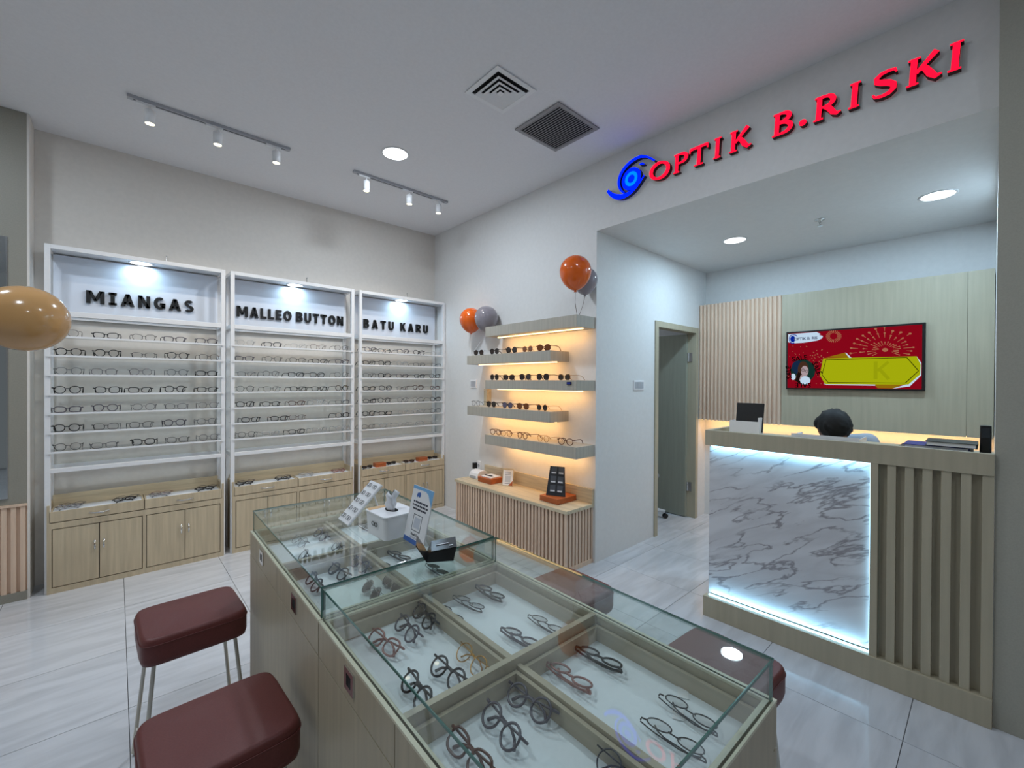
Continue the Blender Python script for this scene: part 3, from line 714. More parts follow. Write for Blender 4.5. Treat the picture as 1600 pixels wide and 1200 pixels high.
# things in the open drawers of the base cabinets
def drawer_row(i, q, specs):
    x0, x1 = RX[i]; c0, c1 = x0+.012, x1-.012; mid = (c0+c1)/2
    a, b2 = ((c0+.03, mid-.017), (mid+.017, c1-.03))[q]
    for n, (fx, kd, hv, col, nm, lb) in enumerate(specs):
        glasses(kd, hv, col, 'lens' if nm == 'eyeglasses' else 'sun', (a+(b2-a)*fx, 4.455+.045*(n%2), .5745), rr.uniform(-.2,.2), lb, 'eyewear in the rack drawers', True, math.radians(-62), nm)
side = ['left','right']
for i in range(2):
    for q in range(2):
        cl = [['silver','grey','black','gunmetal'],['silver','rose','black','black']][q] if i == 0 else [['black','grey','black','grey'],['clear','silver','rose','rose']][q]
        drawer_row(i, q, [(fx, ('rect','panto')[n%2], n%2 == 0, cl[n], 'eyeglasses', '%s folded eyeglasses at %s %s of the %s drawer, %s cabinet' % (cl[n], ('left','left','right','right')[n], ('front','back')[n%2], side[q], RN[i])) for n, fx in enumerate((.16,.20,.80,.84))])
drawer_row(2, 0, [(.16,'rect',True,'black','sunglasses','black sunglasses at left of left drawer in right cabinet'),(.80,'rect',True,'black','sunglasses','black sunglasses at right of left drawer in right cabinet')])
drawer_row(2, 1, [(.14,'square',True,'brown','sunglasses','brown sunglasses at left of right drawer in right cabinet'),(.86,'rect',True,'black','sunglasses','black sunglasses at right of right drawer in right cabinet')])
for q, (xx, lb) in enumerate(((2.135,'small orange wooden case in left drawer of right cabinet'),(2.66,'small brown wooden case in right drawer of right cabinet'))):
    t = thing('wooden_case', lb, 'case', (xx,4.50,.5635), 'wooden cases in rack drawer')
    MB().rbox(xx-.06,xx+.06,4.46,4.54,.5635,.590,.008,3).build('case_body', M['orangewood'], t)
    MB().rbox(xx-.061,xx+.061,4.459,4.541,.591,.605,.008,3).build('case_lid', M['orangewood'], t, bevel=.002)

# ------------------------------------------------------------------ left mirror panel
t = thing('side_panel', 'grey laminate wall panel with ribbed base beside the left rack', 'wall panel', (-1.2, 4.42, 0))
XE = -.452
MB().box(-2.395, XE, 4.42, YA-.002, .655, ZC-.002).build('upper_panel', M['panelL'], t)
MB().box(-2.395, XE, 4.405, YA-.002, .640, .655).build('ledge', M['slat'], t)
MB().box(-2.395, XE, 4.430, YA-.002, 0, .640).build('base_backing', M['slat'], t)
MB().box(-2.395, XE, 4.412, 4.430, 0, .06).build('plinth', M['panelL'], t)
MB().box(XE, XE+.012, 4.42, YA-.002, 0, ZC-.002).build('edge_return', M['wall'], t)
sm = MB().box(-.012,.012,-.018,0,.06,.640).mesh('slat', M['slat'])
for k in range(46): put('slat', sm, t, (XE-.02-.042*k+1.2, .010, 0))
t = thing('wall_mirror', 'tall frameless mirror on the grey panel at far left', 'mirror', (-.9, 4.41, .70))
MB().box(-1.30, -.538, 4.409, 4.419, .70, 2.45).build('mirror_frame', M['chrome'], t)
MB().box(-1.294, -.544, 4.4075, 4.409, .706, 2.444).build('mirror_glass', M['mirror'], t)

# ------------------------------------------------------------------ floating shelves on the right wall
XSF = 2.69
FS = [(2.20,3.352,1.940,2.035),(2.482,3.655,1.675,1.765),(2.20,3.352,1.428,1.513),(2.482,3.645,1.155,1.248),(2.20,3.355,.885,.980)]
for k, (y0, y1, z0, z1) in enumerate(FS):
    t = thing('floating_shelf', '%s floating oak shelf from the top on the right wall' % ORD[k] if k else 'topmost floating oak shelf on the right wall, balloon above it', 'shelf', (XB, (y0+y1)/2, z0), 'floating shelves')
    MB().box(XSF, XB-.001, y0, y1, z0, z1).build('shelf_board', wood('shelf_laminate_%d' % k, rgb(176,170,158), .1, axis='z'), t, bevel=.0015)
    MB().box(2.80, 2.812, y0+.03, y1-.06, z0-.008, z0-.0003).build('led_strip', M['ledw'], t)
    area('shelf_led_light', (2.82, (y0+y1)/2, z0-.012), .02, 2.1, WARM, (0,math.radians(-25),0), y1-y0-.15, t, 'RECTANGLE')
t = thing('shelf_bracket', 'small oak upright under the middle floating shelf', 'bracket', (2.90, 3.60, 1.249))
MB().box(2.865, XB-.001, 3.545, 3.565, 1.249, 1.42).box(2.905, XB-.001, 3.565, 3.64, 1.249, 1.42).build('upright', M['oaky'], t)
t = thing('price_clip', 'tiny dark clip on the front edge of the middle floating shelf', 'clip', (2.687, 2.27, 1.47))
MB().box(2.682,2.6898,2.25,2.295,1.478,1.500).build('clip_body', M['black'], t); MB().box(2.6815,2.682,2.254,2.291,1.482,1.496).build('clip_face', FB[1], t)
# sunglasses and eyeglasses on the shelves
ROWS = {1:([3.501,3.252,3.005,2.791,2.591],[('panto',False,'black','sun'),('panto',True,'black','sun'),('round',True,'black','sun'),('panto',False,'gold','sunb'),('panto',True,'brown','sunb')]),
        2:([3.25,3.041,2.819,2.601,2.357],[('panto',True,'black','sun'),('square',True,'black','sun'),('panto',True,'black','sun'),('panto',True,'black','sun'),('square',False,'gold','sun')]),
        3:([3.544,3.297,3.057,2.847,2.607],[('round',False,'gunmetal','lens'),('panto',True,'black','sun'),('panto',True,'grey','sung'),('panto',True,'brown','sunb'),('round',False,'gold','sun')]),
        4:([3.227,3.071,2.852,2.593,2.339],[('panto',True,'brown','lens'),('panto',False,'brown','lens'),('panto',True,'brown','lens'),('panto',False,'gold','lens'),('panto',True,'brown','lens')])}
for k, (yy, sp_) in ROWS.items():
    for c, y in enumerate(yy):
        kd, hv, col, ln = sp_[c]; nm = 'eyeglasses' if ln == 'lens' else 'sunglasses'
        glasses(kd, hv, col, ln, (2.725, y, FS[k][3]+.0005), math.radians(-90+rr.uniform(-6,12)), '%s-framed %s, %s from left on the %s floating shelf' % (col, nm, ORD[c], ORD[k]), 'eyewear on the floating shelves', name=nm, size=1.17)

# ------------------------------------------------------------------ slatted table under the shelves
t = thing('slatted_console', 'low console with ribbed wooden slat front below the floating shelves', 'console', (2.76, 2.96, 0))
TX0, TY0_, TY1_, TZ = 2.585, 2.202, 3.72, .492
MB().box(TX0, XB-.001, TY0_, TY1_, TZ-.028, TZ).build('table_top', M['oaky'], t, bevel=.002)
MB().box(TX0+.03, XB-.001, TY0_+.03, TY1_-.01, .0, TZ-.028).build('carcass', M['slatd'], t)
MB().box(XB-.022, XB-.001, TY0_, TY1_-.09, TZ, .612).build('upstand', M['oaky'], t)
MB().box(TX0+.008, TX0+.03, TY0_+.008, TY1_-.01, 0, .035).box(TX0+.03, XB-.001, TY0_+.008, TY0_+.03, 0, .035).build('plinth', M['slat'], t)
sm = MB().box(-.018,0,-.0115,.0115,.035,TZ-.028).mesh('slat', M['slat'])
n = 37
for k in range(n): put('slat', sm, t, (TX0+.03-2.76, TY0_+.026+k*(TY1_-TY0_-.052)/(n-1)-2.96, 0))
for k in range(8): put('slat', sm, t, (TX0+.06+k*.0395-2.76, TY0_+.03-2.96, 0), (0,0,math.radians(90)))

# things on the console
t = thing('wooden_tray', 'orange wooden tray with paper and pen slot on the console', 'tray', (2.78,3.37,TZ))
b = MB(); b.rbox(2.70,2.88,3.27,3.48,TZ+.0005,TZ+.05,.012,4); b.build('tray_block', M['orangewood'], t, bevel=.003)
t = thing('paper_pad', 'white paper pad lying on the orange wooden tray', 'paper', (2.79,3.37,TZ+.051))
MB().box(2.725,2.86,3.30,3.455,TZ+.051,TZ+.058).build('paper_stack', M['whitep'], t)
t = thing('pen', 'black pen lying on the white paper pad', 'pen', (2.77,3.37,TZ+.059))
MB().tube([(2.76,3.43,TZ+.064),(2.775,3.335,TZ+.064)], .005, 8).build('pen_barrel', M['black'], t); MB().tube([(2.775,3.335,TZ+.064),(2.778,3.318,TZ+.064)], [.004,.001], 8).build('pen_tip', M['chrome'], t)
t = thing('eyeglass_cleaner', 'curved white cleaning machine at the left end of the console', 'machine', (2.82,3.62,TZ))
pf = [(0,0),(.15,0),(.15,.03),(.13,.065),(.09,.082),(.045,.078),(.012,.055),(0,.02)]
MB().prism(pf, lambda a,b_,d: (2.74+a, d, TZ+.0005+b_), 3.54, 3.68).build('machine_body', M['whitep'], t, bevel=.006)
MB().prism([(.004,.004),(.06,.004),(.055,.030),(.004,.030)], lambda a,b_,d: (2.737+a*.1, d, TZ+.0005+b_), 3.56, 3.66).build('machine_base', M['track'], t)
t = thing('wall_charger', 'black plug charger with cable on the right wall above the console', 'charger', (2.91,3.80,.58))
MB().rbox(2.885,2.929,3.775,3.815,.545,.61,.008,3).build('plug_body', M['black'], t, bevel=.003)
MB().tube([(2.905,3.795,.546),(2.90,3.79,.52),(2.89,3.77,.503),(2.88,3.735,.498),(2.86,3.69,.4975)], .0025, 6).build('cable', M['black'], t, True)
t = thing('outlet', 'white wall socket behind the black charger', 'socket', (2.929,3.755,.585))
MB().box(2.922,2.9295,3.71,3.772,.54,.63).build('outlet_plate', M['whitep'], t, bevel=.002)
b = MB(); b.M = Matrix.Translation((2.922,3.745,.585)) @ Matrix.Rotation(math.radians(-90),4,'Y'); b.lathe([(.018,0),(.018,.002),(.014,.002),(.013,.0005)],16); b.build('outlet_face', M['track'], t)
t = thing('payment_standee', 'white payment card standee leaning on a wood backing on the console', 'sign', (2.80,3.13,TZ))
R = Matrix.Translation((2.79,3.13,TZ+.001)) @ Matrix.Rotation(math.radians(28),4,'Z') @ Matrix.Rotation(math.radians(12),4,'Y')
b = MB(); b.M = R; b.box(.002,.014,-.055,.055,0,.165); b.build('wood_backing', M['oaky'], t)
b = MB(); b.M = R; b.box(.0,.002,-.052,.048,.004,.150); b.build('card', M['whitep'], t)
b = MB(); b.M = R
for k in range(3): b.box(-.0006,0,-.03,.03,.128-.012*k,.132-.012*k)
b.box(-.0006,0,-.028,.028,.02,.025); b.build('print_lines', mat('grey_print', rgb(120,124,134), .6), t)
b = MB(); b.M = R; b.box(-.0006,0,-.03,.028,.035,.095); b.build('print_block', mat('pale_print', rgb(196,200,206), .6), t)
b = MB(); b.M = R; b.prism([(-.052,.004),(-.052,.05),(-.01,.004)], lambda a,b_,d: (d,a,b_), -.0006, 0); b.build('print_corner', M['orangewood'], t)
b = MB(); b.M = R; b.box(.014,.05,-.02,.02,0,.004); b.build('stand_foot', M['oaky'], t)
t = thing('wood_block', 'orange wooden display block at the right end of the console', 'display block', (2.78,2.46,TZ))
MB().rbox(2.665,2.90,2.365,2.575,TZ+.0005,TZ+.045,.006,3).build('block', M['orangewood'], t, bevel=.003)
t = thing('accessory_display', 'black upright card display of eyewear accessories on the wood block', 'display', (2.78,2.46,TZ+.046))
R = Matrix.Translation((2.735,2.455,TZ+.047)) @ Matrix.Rotation(math.radians(24),4,'Z') @ Matrix.Rotation(math.radians(14),4,'Y')
b = MB(); b.M = R; b.prism([(-.085,0),(.085,0),(.068,.245),(-.060,.245)], lambda a,b_,d: (d,a,b_), 0, .006); b.build('display_card', mat('charcoal_card', rgb(34,36,42), .5), t)
b = MB(); b.M = R; b.prism([(0.02,0),(.09,0),(.012,.20)], lambda a,b_,d: (a-.012,d,b_), -.03, -.026); b.prism([(0.02,0),(.09,0),(.012,.20)], lambda a,b_,d: (a-.012,d,b_), .026, .03); b.build('easel_strut', M['black'], t)
wl = mat('white_print', rgb(205,208,214), .5); gk = mat('grey_pack', rgb(74,78,86), .4)
for r_ in range(3):
    for c_ in range(2):
        b = MB(); b.M = R; yc = (-.034,.030)[c_]; zz = .030+.075*r_
        b.box(-.003,0,yc-.024,yc+.024,zz,zz+.058); pk = b.build('accessory_pack', gk, t)
        b = MB(); b.M = R; b.box(-.0036,-.003,yc-.02,yc+.02,zz+.004,zz+.016); b.build('pack_print', wl, pk)

# ------------------------------------------------------------------ balloons
def balloon(name, c, r, m, label, knot_dir=(0,0,-1), cord=None, cordm=None):
    D = Vector(knot_dir).normalized(); t = thing(name, label, 'balloon', tuple(Vector(c)+D*r*1.25), 'party balloons')
    prof = []
    for k in range(19):
        th = PI*k/18; z = -math.cos(th); rr_ = math.sin(th)
        if z < 0: z *= 1.22; rr_ *= (1-.10*(-z)**2)
        prof.append((r*rr_, r*z))
    prof = [(.006,-r*1.27),(.010,-r*1.265)]+[(max(p,.004),z) for p,z in prof[:-1]]+[(0,r)]
    b = MB(); q = Vector((0,0,-1)).rotation_difference(D).to_matrix().to_4x4(); b.M = Matrix.Translation(c) @ q
    b.lathe(prof, 28); b.build('balloon_skin', m, t, True)
    b = MB(); b.M = Matrix.Translation(c) @ q; b.lathe([(.004,-r*1.24),(.009,-r*1.27),(.013,-r*1.31),(.003,-r*1.30)], 10); b.build('knot', m, t, True)
    if cord: MB().tube(cord, .0018, 5).build('cord', cordm or M['white'], t, True)
    return t
OR = mat('orange_latex', rgb(226,98,18), .16, coat=.4); GY = mat('grey_latex', rgb(140,134,142), .14, coat=.4); TN = mat('tan_latex', rgb(196,150,96), .16, coat=.4)
balloon('balloon', (2.62,2.159,2.354), .122, OR, 'orange balloon above the topmost floating shelf by the recess corner', cord=[(2.62,2.159,2.195),(2.65,2.185,2.12),(2.71,2.215,2.037)], cordm=FR['brown'])
balloon('balloon', (2.822,2.225,2.332), .102, GY, 'grey balloon tucked behind the topmost orange balloon', cord=[(2.822,2.225,2.198),(2.79,2.22,2.12),(2.74,2.215,2.037)], cordm=FR['brown'])
balloon('balloon', (2.80,3.733,2.163), .122, OR, 'orange balloon beside the rack, left of a grey one', cord=[(2.80,3.733,2.005),(2.77,3.70,1.88),(2.72,3.64,1.767)])
balloon('balloon', (2.806,3.482,2.152), .122, GY, 'grey balloon at the left end of the topmost shelf', cord=[(2.806,3.482,1.995),(2.76,3.56,1.87),(2.72,3.63,1.767)])
balloon('balloon', (-.294,2.838,1.765), .142, TN, 'large tan balloon hanging at the far left of the picture', (-.86,-.5,-.02))
t = thing('balloon_stand', 'thin white balloon stand holding the tan balloon at left', 'stand', (-.62,2.63,0))
MB().tube([(-.62,2.63,.02),(-.62,2.63,1.76)], .006, 8).build('pole', M['whitep'], t)
MB().tube([(-.62,2.63,1.76),(-.52,2.70,1.764),(-.462,2.74,1.763)], .004, 6).build('arm', M['whitep'], t)
MB().lathe([(.14,0),(.14,.012),(.02,.025)], 24, (-.62,2.63,0)).build('base', M['whitep'], t, True)

# ------------------------------------------------------------------ glass showcases
ZRIM, ZTOP = .842, .930
def showcase(cx, cy, L_, label):
    t = thing('glass_showcase', label, 'showcase', (cx, cy, 0), 'eyewear showcases', True, math.radians(-1.4))
    hw, hl = .314, L_/2-.001
    MB().box(-hw+.018, hw-.018, -hl+.018, hl-.018, .06, .742).build('carcass', M['case'], t)
    MB().box(-hw, -hw+.018, -hl, hl, .06, .742).build('side_panel', M['case'], t)
    MB().box(hw-.018, hw, -hl, hl, .06, .742).build('side_panel', M['case'], t)
    MB().box(-hw+.018, hw-.018, hl-.018, hl, .06, ZRIM-.006).build('end_panel', M['case'], t)
    MB().box(-hw+.018, hw-.018, -hl, -hl+.018, .06, ZRIM-.006).build('end_panel', M['case'], t)
    MB().box(-hw+.03, hw-.03, -hl+.03, hl-.03, 0, .06).build('plinth', M['case'], t)
    b_ = MB()
    for x0, x1, y0, y1 in ((-hw,-hw+.02,-hl,hl),(hw-.02,hw,-hl,hl),(-hw+.02,hw-.02,-hl,-hl+.02),(-hw+.02,hw-.02,hl-.02,hl)): b_.box(x0,x1,y0,y1,ZRIM-.006,ZRIM)
    b_.build('edge_trim', mat('cream_edge_trim', rgb(206,202,178), .4), t)
    MB().box(-hw+.02, hw-.02, -.008, .008, .745, ZRIM-.001).build('divider', M['casey'], t)
    MB().box(-.006, .006, -hl+.02, -.008, .745, ZRIM-.018).build('divider', M['casey'], t)
    MB().box(-.006, .006, .008, hl-.02, .745, ZRIM-.018).build('divider', M['casey'], t)
    for sx in (-1, 1):
        for sy in (-1, 1):
            xa, xb = sorted((sx*(hw-.0), sx*(hw-.018))); ya, yb = sorted((sy*.0012, sy*(hl-.0005)))
            dw = MB().box(xa, xb, ya, yb, .745, ZRIM-.007).build('drawer_front', M['case'], t, bevel=.001)
            tx0, tx1 = sorted((sx*.0085, sx*(hw-.022))); ty0, ty1 = sorted((sy*.011, sy*(hl-.022)))
            q = .010
            MB().box(tx0,tx0+q,ty0,ty1,.748,.816).box(tx1-q,tx1,ty0,ty1,.748,.816).box(tx0+q,tx1-q,ty0,ty0+q,.748,.816).box(tx0+q,tx1-q,ty1-q,ty1,.748,.816).build('tray_wall', M['casey'], dw)
            MB().box(tx0+q,tx1-q,ty0+q,ty1-q,.748,.776).build('tray_liner', M['liner'], dw)
            hx = sx*(hw+.001); hy = (ya+yb)/2
            hb = MB(); x0, x1 = sorted((sx*hw, sx*(hw+.004)))
            hb.box(x0,x1,hy-.027,hy+.027,.772,.784).box(x0,x1,hy-.027,hy+.027,.812,.824).box(x0,x1,hy-.027,hy-.014,.784,.812).box(x0,x1,hy+.014,hy+.027,.784,.812)
            hb.build('pull_handle', M['chrome'], dw)
            x0, x1 = sorted((sx*hw, sx*(hw+.0012))); MB().box(x0,x1,hy-.014,hy+.014,.784,.812).build('pull_recess', M['dark'], dw)
    # glass hood: edges of the panes are green
    def paneb(name, x0,x1,y0,y1,z0,z1,thin):
        b2 = MB().box(x0,x1,y0,y1,z0,z1)
        b2.m = [0 if {'z':f in (0,1),'x':f in (3,5),'y':f in (2,4)}[thin] else 1 for f in range(6)]
        b2.build(name, [M['glass'],M['glassedge']], t)
    gw, gl = .306, hl-.004; g_ = .005
    paneb('glass_top', -gw, gw, -gl, gl, ZTOP-.006, ZTOP, 'z')
    paneb('glass_side', -gw+.001, -gw+.001+g_, -gl+.001, gl-.001, ZRIM, ZTOP-.006, 'x')
    paneb('glass_side', gw-.001-g_, gw-.001, -gl+.001, gl-.001, ZRIM, ZTOP-.006, 'x')
    paneb('glass_end', -gw+.007, gw-.007, gl-.001-g_, gl-.001, ZRIM, ZTOP-.006, 'y')
    paneb('glass_end', -gw+.007, gw-.007, -gl+.001, -gl+.001+g_, ZRIM, ZTOP-.006, 'y')
    return t
showcase(.735, 1.697, .938, 'glass-topped showcase with tissue box on it, nearer the back wall')
showcase(.712, .763, .928, 'glass-topped showcase with clear empty top, nearest the camera')

# eyewear lying in the showcase trays: (x, y, kind, heavy, colour)
NT = [('near showcase far-left tray', -1, [(.50,1.085,'square',True,'rose'),(.575,1.105,'round',True,'grey'),(.645,1.13,'round',True,'black'),(.47,.87,'round',True,'black'),(.555,.868,'round',True,'black'),(.630,.875,'panto',False,'gold')]),
      ('near showcase far-right tray', 1, [(.785,1.10,'round',False,'black'),(.870,1.115,'panto',False,'gunmetal'),(.965,1.12,'panto',True,'black'),(.765,.88,'round',False,'gunmetal'),(.865,.868,'panto',True,'grey'),(.965,.862,'round',False,'black')]),
      ('near showcase near-left tray', -1, [(.46,.655,'square',True,'brown'),(.545,.665,'round',True,'grey'),(.632,.668,'round',True,'grey'),(.55,.43,'panto',True,'black'),(.635,.43,'round',False,'gunmetal')]),
      ('near showcase near-right tray', 1, [(.755,.668,'panto',False,'rose'),(.845,.672,'round',True,'rose'),(.955,.668,'panto',True,'black'),(.755,.425,'round',False,'black'),(.860,.418,'panto',False,'black'),(.945,.424,'round',False,'gunmetal')]),
      ('far showcase near-left tray', -1, [(.475,1.575,'round',True,'black'),(.57,1.60,'panto',True,'black'),(.655,1.61,'round',True,'grey'),(.60,1.386,'round',False,'silver'),(.675,1.388,'panto',False,'silver')]),
      ('far showcase near-right tray', 1, [(.79,1.60,'panto',True,'black'),(.885,1.605,'panto',True,'black'),(.78,1.395,'round',False,'gunmetal'),(.928,1.389,'round',False,'black')]),
      ('far showcase far-left tray', -1, [(.56,2.02,'round',False,'silver'),(.655,2.04,'panto',True,'grey'),(.655,1.83,'round',False,'grey'),(.52,1.82,'round',False,'gunmetal')]),
      ('far showcase far-right tray', 1, [(.80,2.03,'panto',False,'gunmetal'),(.93,2.03,'panto',False,'brown'),(.93,1.80,'round',False,'black')])]
for nm, sd, L_ in NT:
    for q, (x, y, kd, hv, col) in enumerate(L_):
        tl = 50 if sd < 0 else 74
        h = .0125*math.sin(math.radians(tl)) + .0005
        cut = (max(p[1] for p in L_)+min(p[1] for p in L_))/2; row = sorted(p[0] for p in L_ if (p[1] > cut) == (y > cut))
        lb = '%s %s eyeglasses, %s from left, %s row, %s' % (DESC[(kd,hv)], col, ORD[row.index(x)], 'far' if y > cut else 'near', nm)
        o = glasses(kd, hv, col, 'lens', (x+sd*-.012, y, .7762+h), math.radians(-90*(-sd) if sd > 0 else -90)+rr.uniform(-.14,.14), lb, 'eyeglasses in the showcase trays', True, math.radians(-tl))
for x, y, lb in ((.905,.452,'small white price tag beside front glasses of near-right tray'),(.975,.475,'small white price tag under rear glasses of near-right tray')):
    o = MB(); o.M = Matrix.Translation((x,y,.777)) @ Matrix.Rotation(.5,4,'Z'); o.box(-.018,.018,-.012,.012,.0002,.0012); o.box(-.020,-.018,-.001,.001,.0002,.0012)
    q = o.build('price_tag', M['whitep'], None, loc=(x,y,.777)); tag(q, lb, 'tag', 'price tags')

# ------------------------------------------------------------------ things on the far showcase
ZG = ZTOP+.0006
t = thing('tissue_box', 'white tissue box with tissue pulled out, on the far showcase', 'tissue box', (.76,1.51,ZG))
R = Matrix.Translation((.765,1.512,ZG)) @ Matrix.Rotation(math.radians(2),4,'Z')
b = MB(); b.M = R; b.rbox(-.068,.068,-.078,.078,0,.078,.018,5,taper=.06); b.build('box_body', M['whitep'], t)
b = MB(); b.M = R; b.rbox(-.070,.070,-.080,.080,.0785,.086,.018,5); b.build('box_lid', M['whitep'], t, bevel=.002)
b = MB(); b.M = R; b.prism(oval(0,0,.020,.036,20), lambda a,c,d: (a,c,d), .0862, .0866); b.build('slot', M['dark'], t)
b = MB(); b.M = R; b.prism([(-.066,.046),(.03,.046),(.066,.072),(-.06,.076)], lambda a,c,d: (a,c,d), .0862, .0868).build('wood_inlay', mat('bamboo_inlay', rgb(206,164,112), .5), t)
b = MB(); b.M = R
n = 14; V = []; rng = random.Random(5)
for i_, (rad, z) in enumerate(((.012,.086),(.017,.104),(.013,.122),(.021,.139),(.009,.152))):
    for k in range(n):
        a = 2*PI*k/n; q = rad*(1+.38*math.sin(3*a+i_)+rng.uniform(-.12,.12)); V.append((q*math.cos(a), q*1.3*math.sin(a), z+.010*math.sin(2*a+i_*.7)*(i_ > 1)))
b.add(V, [(i_*n+k, i_*n+(k+1)%n, (i_+1)*n+(k+1)%n, (i_+1)*n+k) for i_ in range(4) for k in range(n)])
o = b.build('tissue', mat('tissue_paper', rgb(226,228,232), .9), t, True)
b = MB(); b.M = R
for s_ in (-1,1): b.tube([(-.0705+.0,-.004+s_*.011+.010*math.cos(2*PI*k/12),.048+.007*math.sin(2*PI*k/12)) for k in range(12)], .0013, 5, True)
b.tube([(-.0705,-.006,.05),(-.0705,-.002,.05)], .0012, 5); b.build('logo_print', M['blackm'], t)

t = thing('counter_standee', 'tall white and blue printed card standee on the far showcase', 'sign', (.77,1.35,ZG))
R = Matrix.Translation((.764,1.352,ZG)) @ Matrix.Rotation(math.radians(-2),4,'Z') @ Matrix.Rotation(math.radians(13),4,'Y')
HW, HH = .071, .195
b = MB(); b.M = R; b.box(0,.003,-HW,HW,0,HH); b.build('card', M['whitep'], t)
pb = mat('print_blue', rgb(64,104,176), .4); plb = mat('print_sky_blue', rgb(120,176,222), .4); pk_ = mat('print_dark', rgb(44,48,66), .4); pg = mat('print_grey', rgb(150,154,168), .5)
b = MB(); b.M = R; b.box(-.0006,0,-HW,HW,.0,.016); b.build('blue_band', pb, t)
b = MB(); b.M = R; b.prism([(-HW,HH),(-HW,HH-.055),(-HW+.012,HH-.04),(-HW+.03,HH-.018),(-.02,HH-.010),(HW,HH-.012),(HW,HH)], lambda a,c,d: (d,a,c), -.0006, 0); b.build('blue_header', plb, t)
def card_text(nm, s_, z, size, m, yoff=0):
    Rt = R @ Matrix(((0,0,-1,-.0008),(-1,0,0,yoff),(0,1,0,z),(0,0,0,1)))
    lettering(nm, s_, size, m, t, Matrix.Translation((-ORG[t][0],-ORG[t][1],-ORG[t][2])) @ Rt, .0002)
b = MB(); b.M = R
for k,(w_,z) in enumerate(((.050,.138),(.054,.126),(.046,.114))):
    x_ = -w_
    while x_ < w_-.006:
        l_ = rng.uniform(.010,.022); b.box(-.0006,0,x_,min(x_+l_,w_),z,z+.006); x_ += l_+.004
b.build('headline_print', pk_, t)
b = MB(); b.M = R
for y0,y1,z0,z1 in ((-.030,.030,.098,.100),(-.030,.030,.044,.046),(-.030,-.028,.046,.098),(.028,.030,.046,.098)): b.box(-.0006,0,y0,y1,z0,z1)
b.build('frame_print', pk_, t)
b = MB(); b.M = R; b.box(-.0005,0,-.020,.020,.054,.090); b.build('code_area', mat('print_pale_grey', rgb(200,204,214), .5), t)
card_text('thank_you_print', 'Thank You', .028, .013, pk_)
b = MB(); b.M = R
for z in (.022,.019): b.box(-.0006,0,-.03,.03,z,z+.0012)
b.build('small_print', pg, t)
b = MB(); b.M = R; b.prism(oval(.018,HH-.028,.009,.009,14), lambda a,c,d: (d,a,c), -.0012,-.0006); b.prism(oval(.030,HH-.030,.004,.008,10), lambda a,c,d: (d,a,c), -.0012,-.0006); b.build('eye_logo_print', pb, t)
b = MB(); b.M = R; b.prism([(0,0),(.05,-.016),(.05,-.013),(0.003,.05)], lambda a,c,d: (a+.003,d,c+.012), -.02, .02); b.build('stand_foot', M['whitep'], t)

t = thing('card_box', 'open black business card box next to the standee', 'card box', (.78,1.20,ZG))
R = Matrix.Translation((.785,1.198,ZG)) @ Matrix.Rotation(math.radians(-32),4,'Z')
kb = mat('glossy_black_card', rgb(22,23,26), .2)
b = MB(); b.M = R; b.prism([(-.05,0),(.035,0),(.045,.045),(-.035,.034)], lambda a,c,d: (a,d,c), -.045, .045); b.build('box_body', kb, t)
b = MB(); b.M = R; b.prism([(-.050,.002),(-.047,.0),(-.080,.055),(-.083,.054)], lambda a,c,d: (a,d,c), -.045, .045); b.build('open_flap', kb, t)
b = MB(); b.M = R; b.prism([(-.02,.0372),(.02,.0428),(.02,.0433),(-.02,.0377)], lambda a,c,d: (a,d,c), -.006, .0); b.prism([(.022,.043),(.034,.0447),(.034,.0452),(.022,.0435)], lambda a,c,d: (a,d,c), -.030, -.022); b.build('label_print', wl, t)

t = thing('frame_board', 'white leaning board carrying rows of thin round frames on the far showcase', 'display board', (.68,1.75,ZG))
# board leaning back on its strut
R = Matrix.Translation((.674,1.755,ZG+.0005)) @ Matrix.Rotation(math.radians(-2),4,'Z') @ Matrix.Rotation(math.radians(45),4,'Y')
b = MB(); b.M = R; b.rbox(0,.012,-.055,.055,.0,.198,.004,2); b.build('board', M['whitep'], t, bevel=.003)
b = MB(); b.M = R
for r_ in range(5):
    for c_ in (-.026,.026):
        for s_ in (-1,1): b.tube([(-.003,c_+s_*.0095+.0085*math.cos(2*PI*k/12),.024+.038*r_+.0085*math.sin(2*PI*k/12)) for k in range(12)], .0009, 5, True)
        b.tube([(-.003,c_-.001,.024+.038*r_),(-.003,c_+.001,.024+.038*r_)], .0009, 5)
b.build('round_frames', FR['black'], t, True)
b = MB(); b.tube([(.800,1.755,ZG+.108),(.835,1.755,ZG+.004)], .004, 6); b.build('strut', M['whitep'], t)

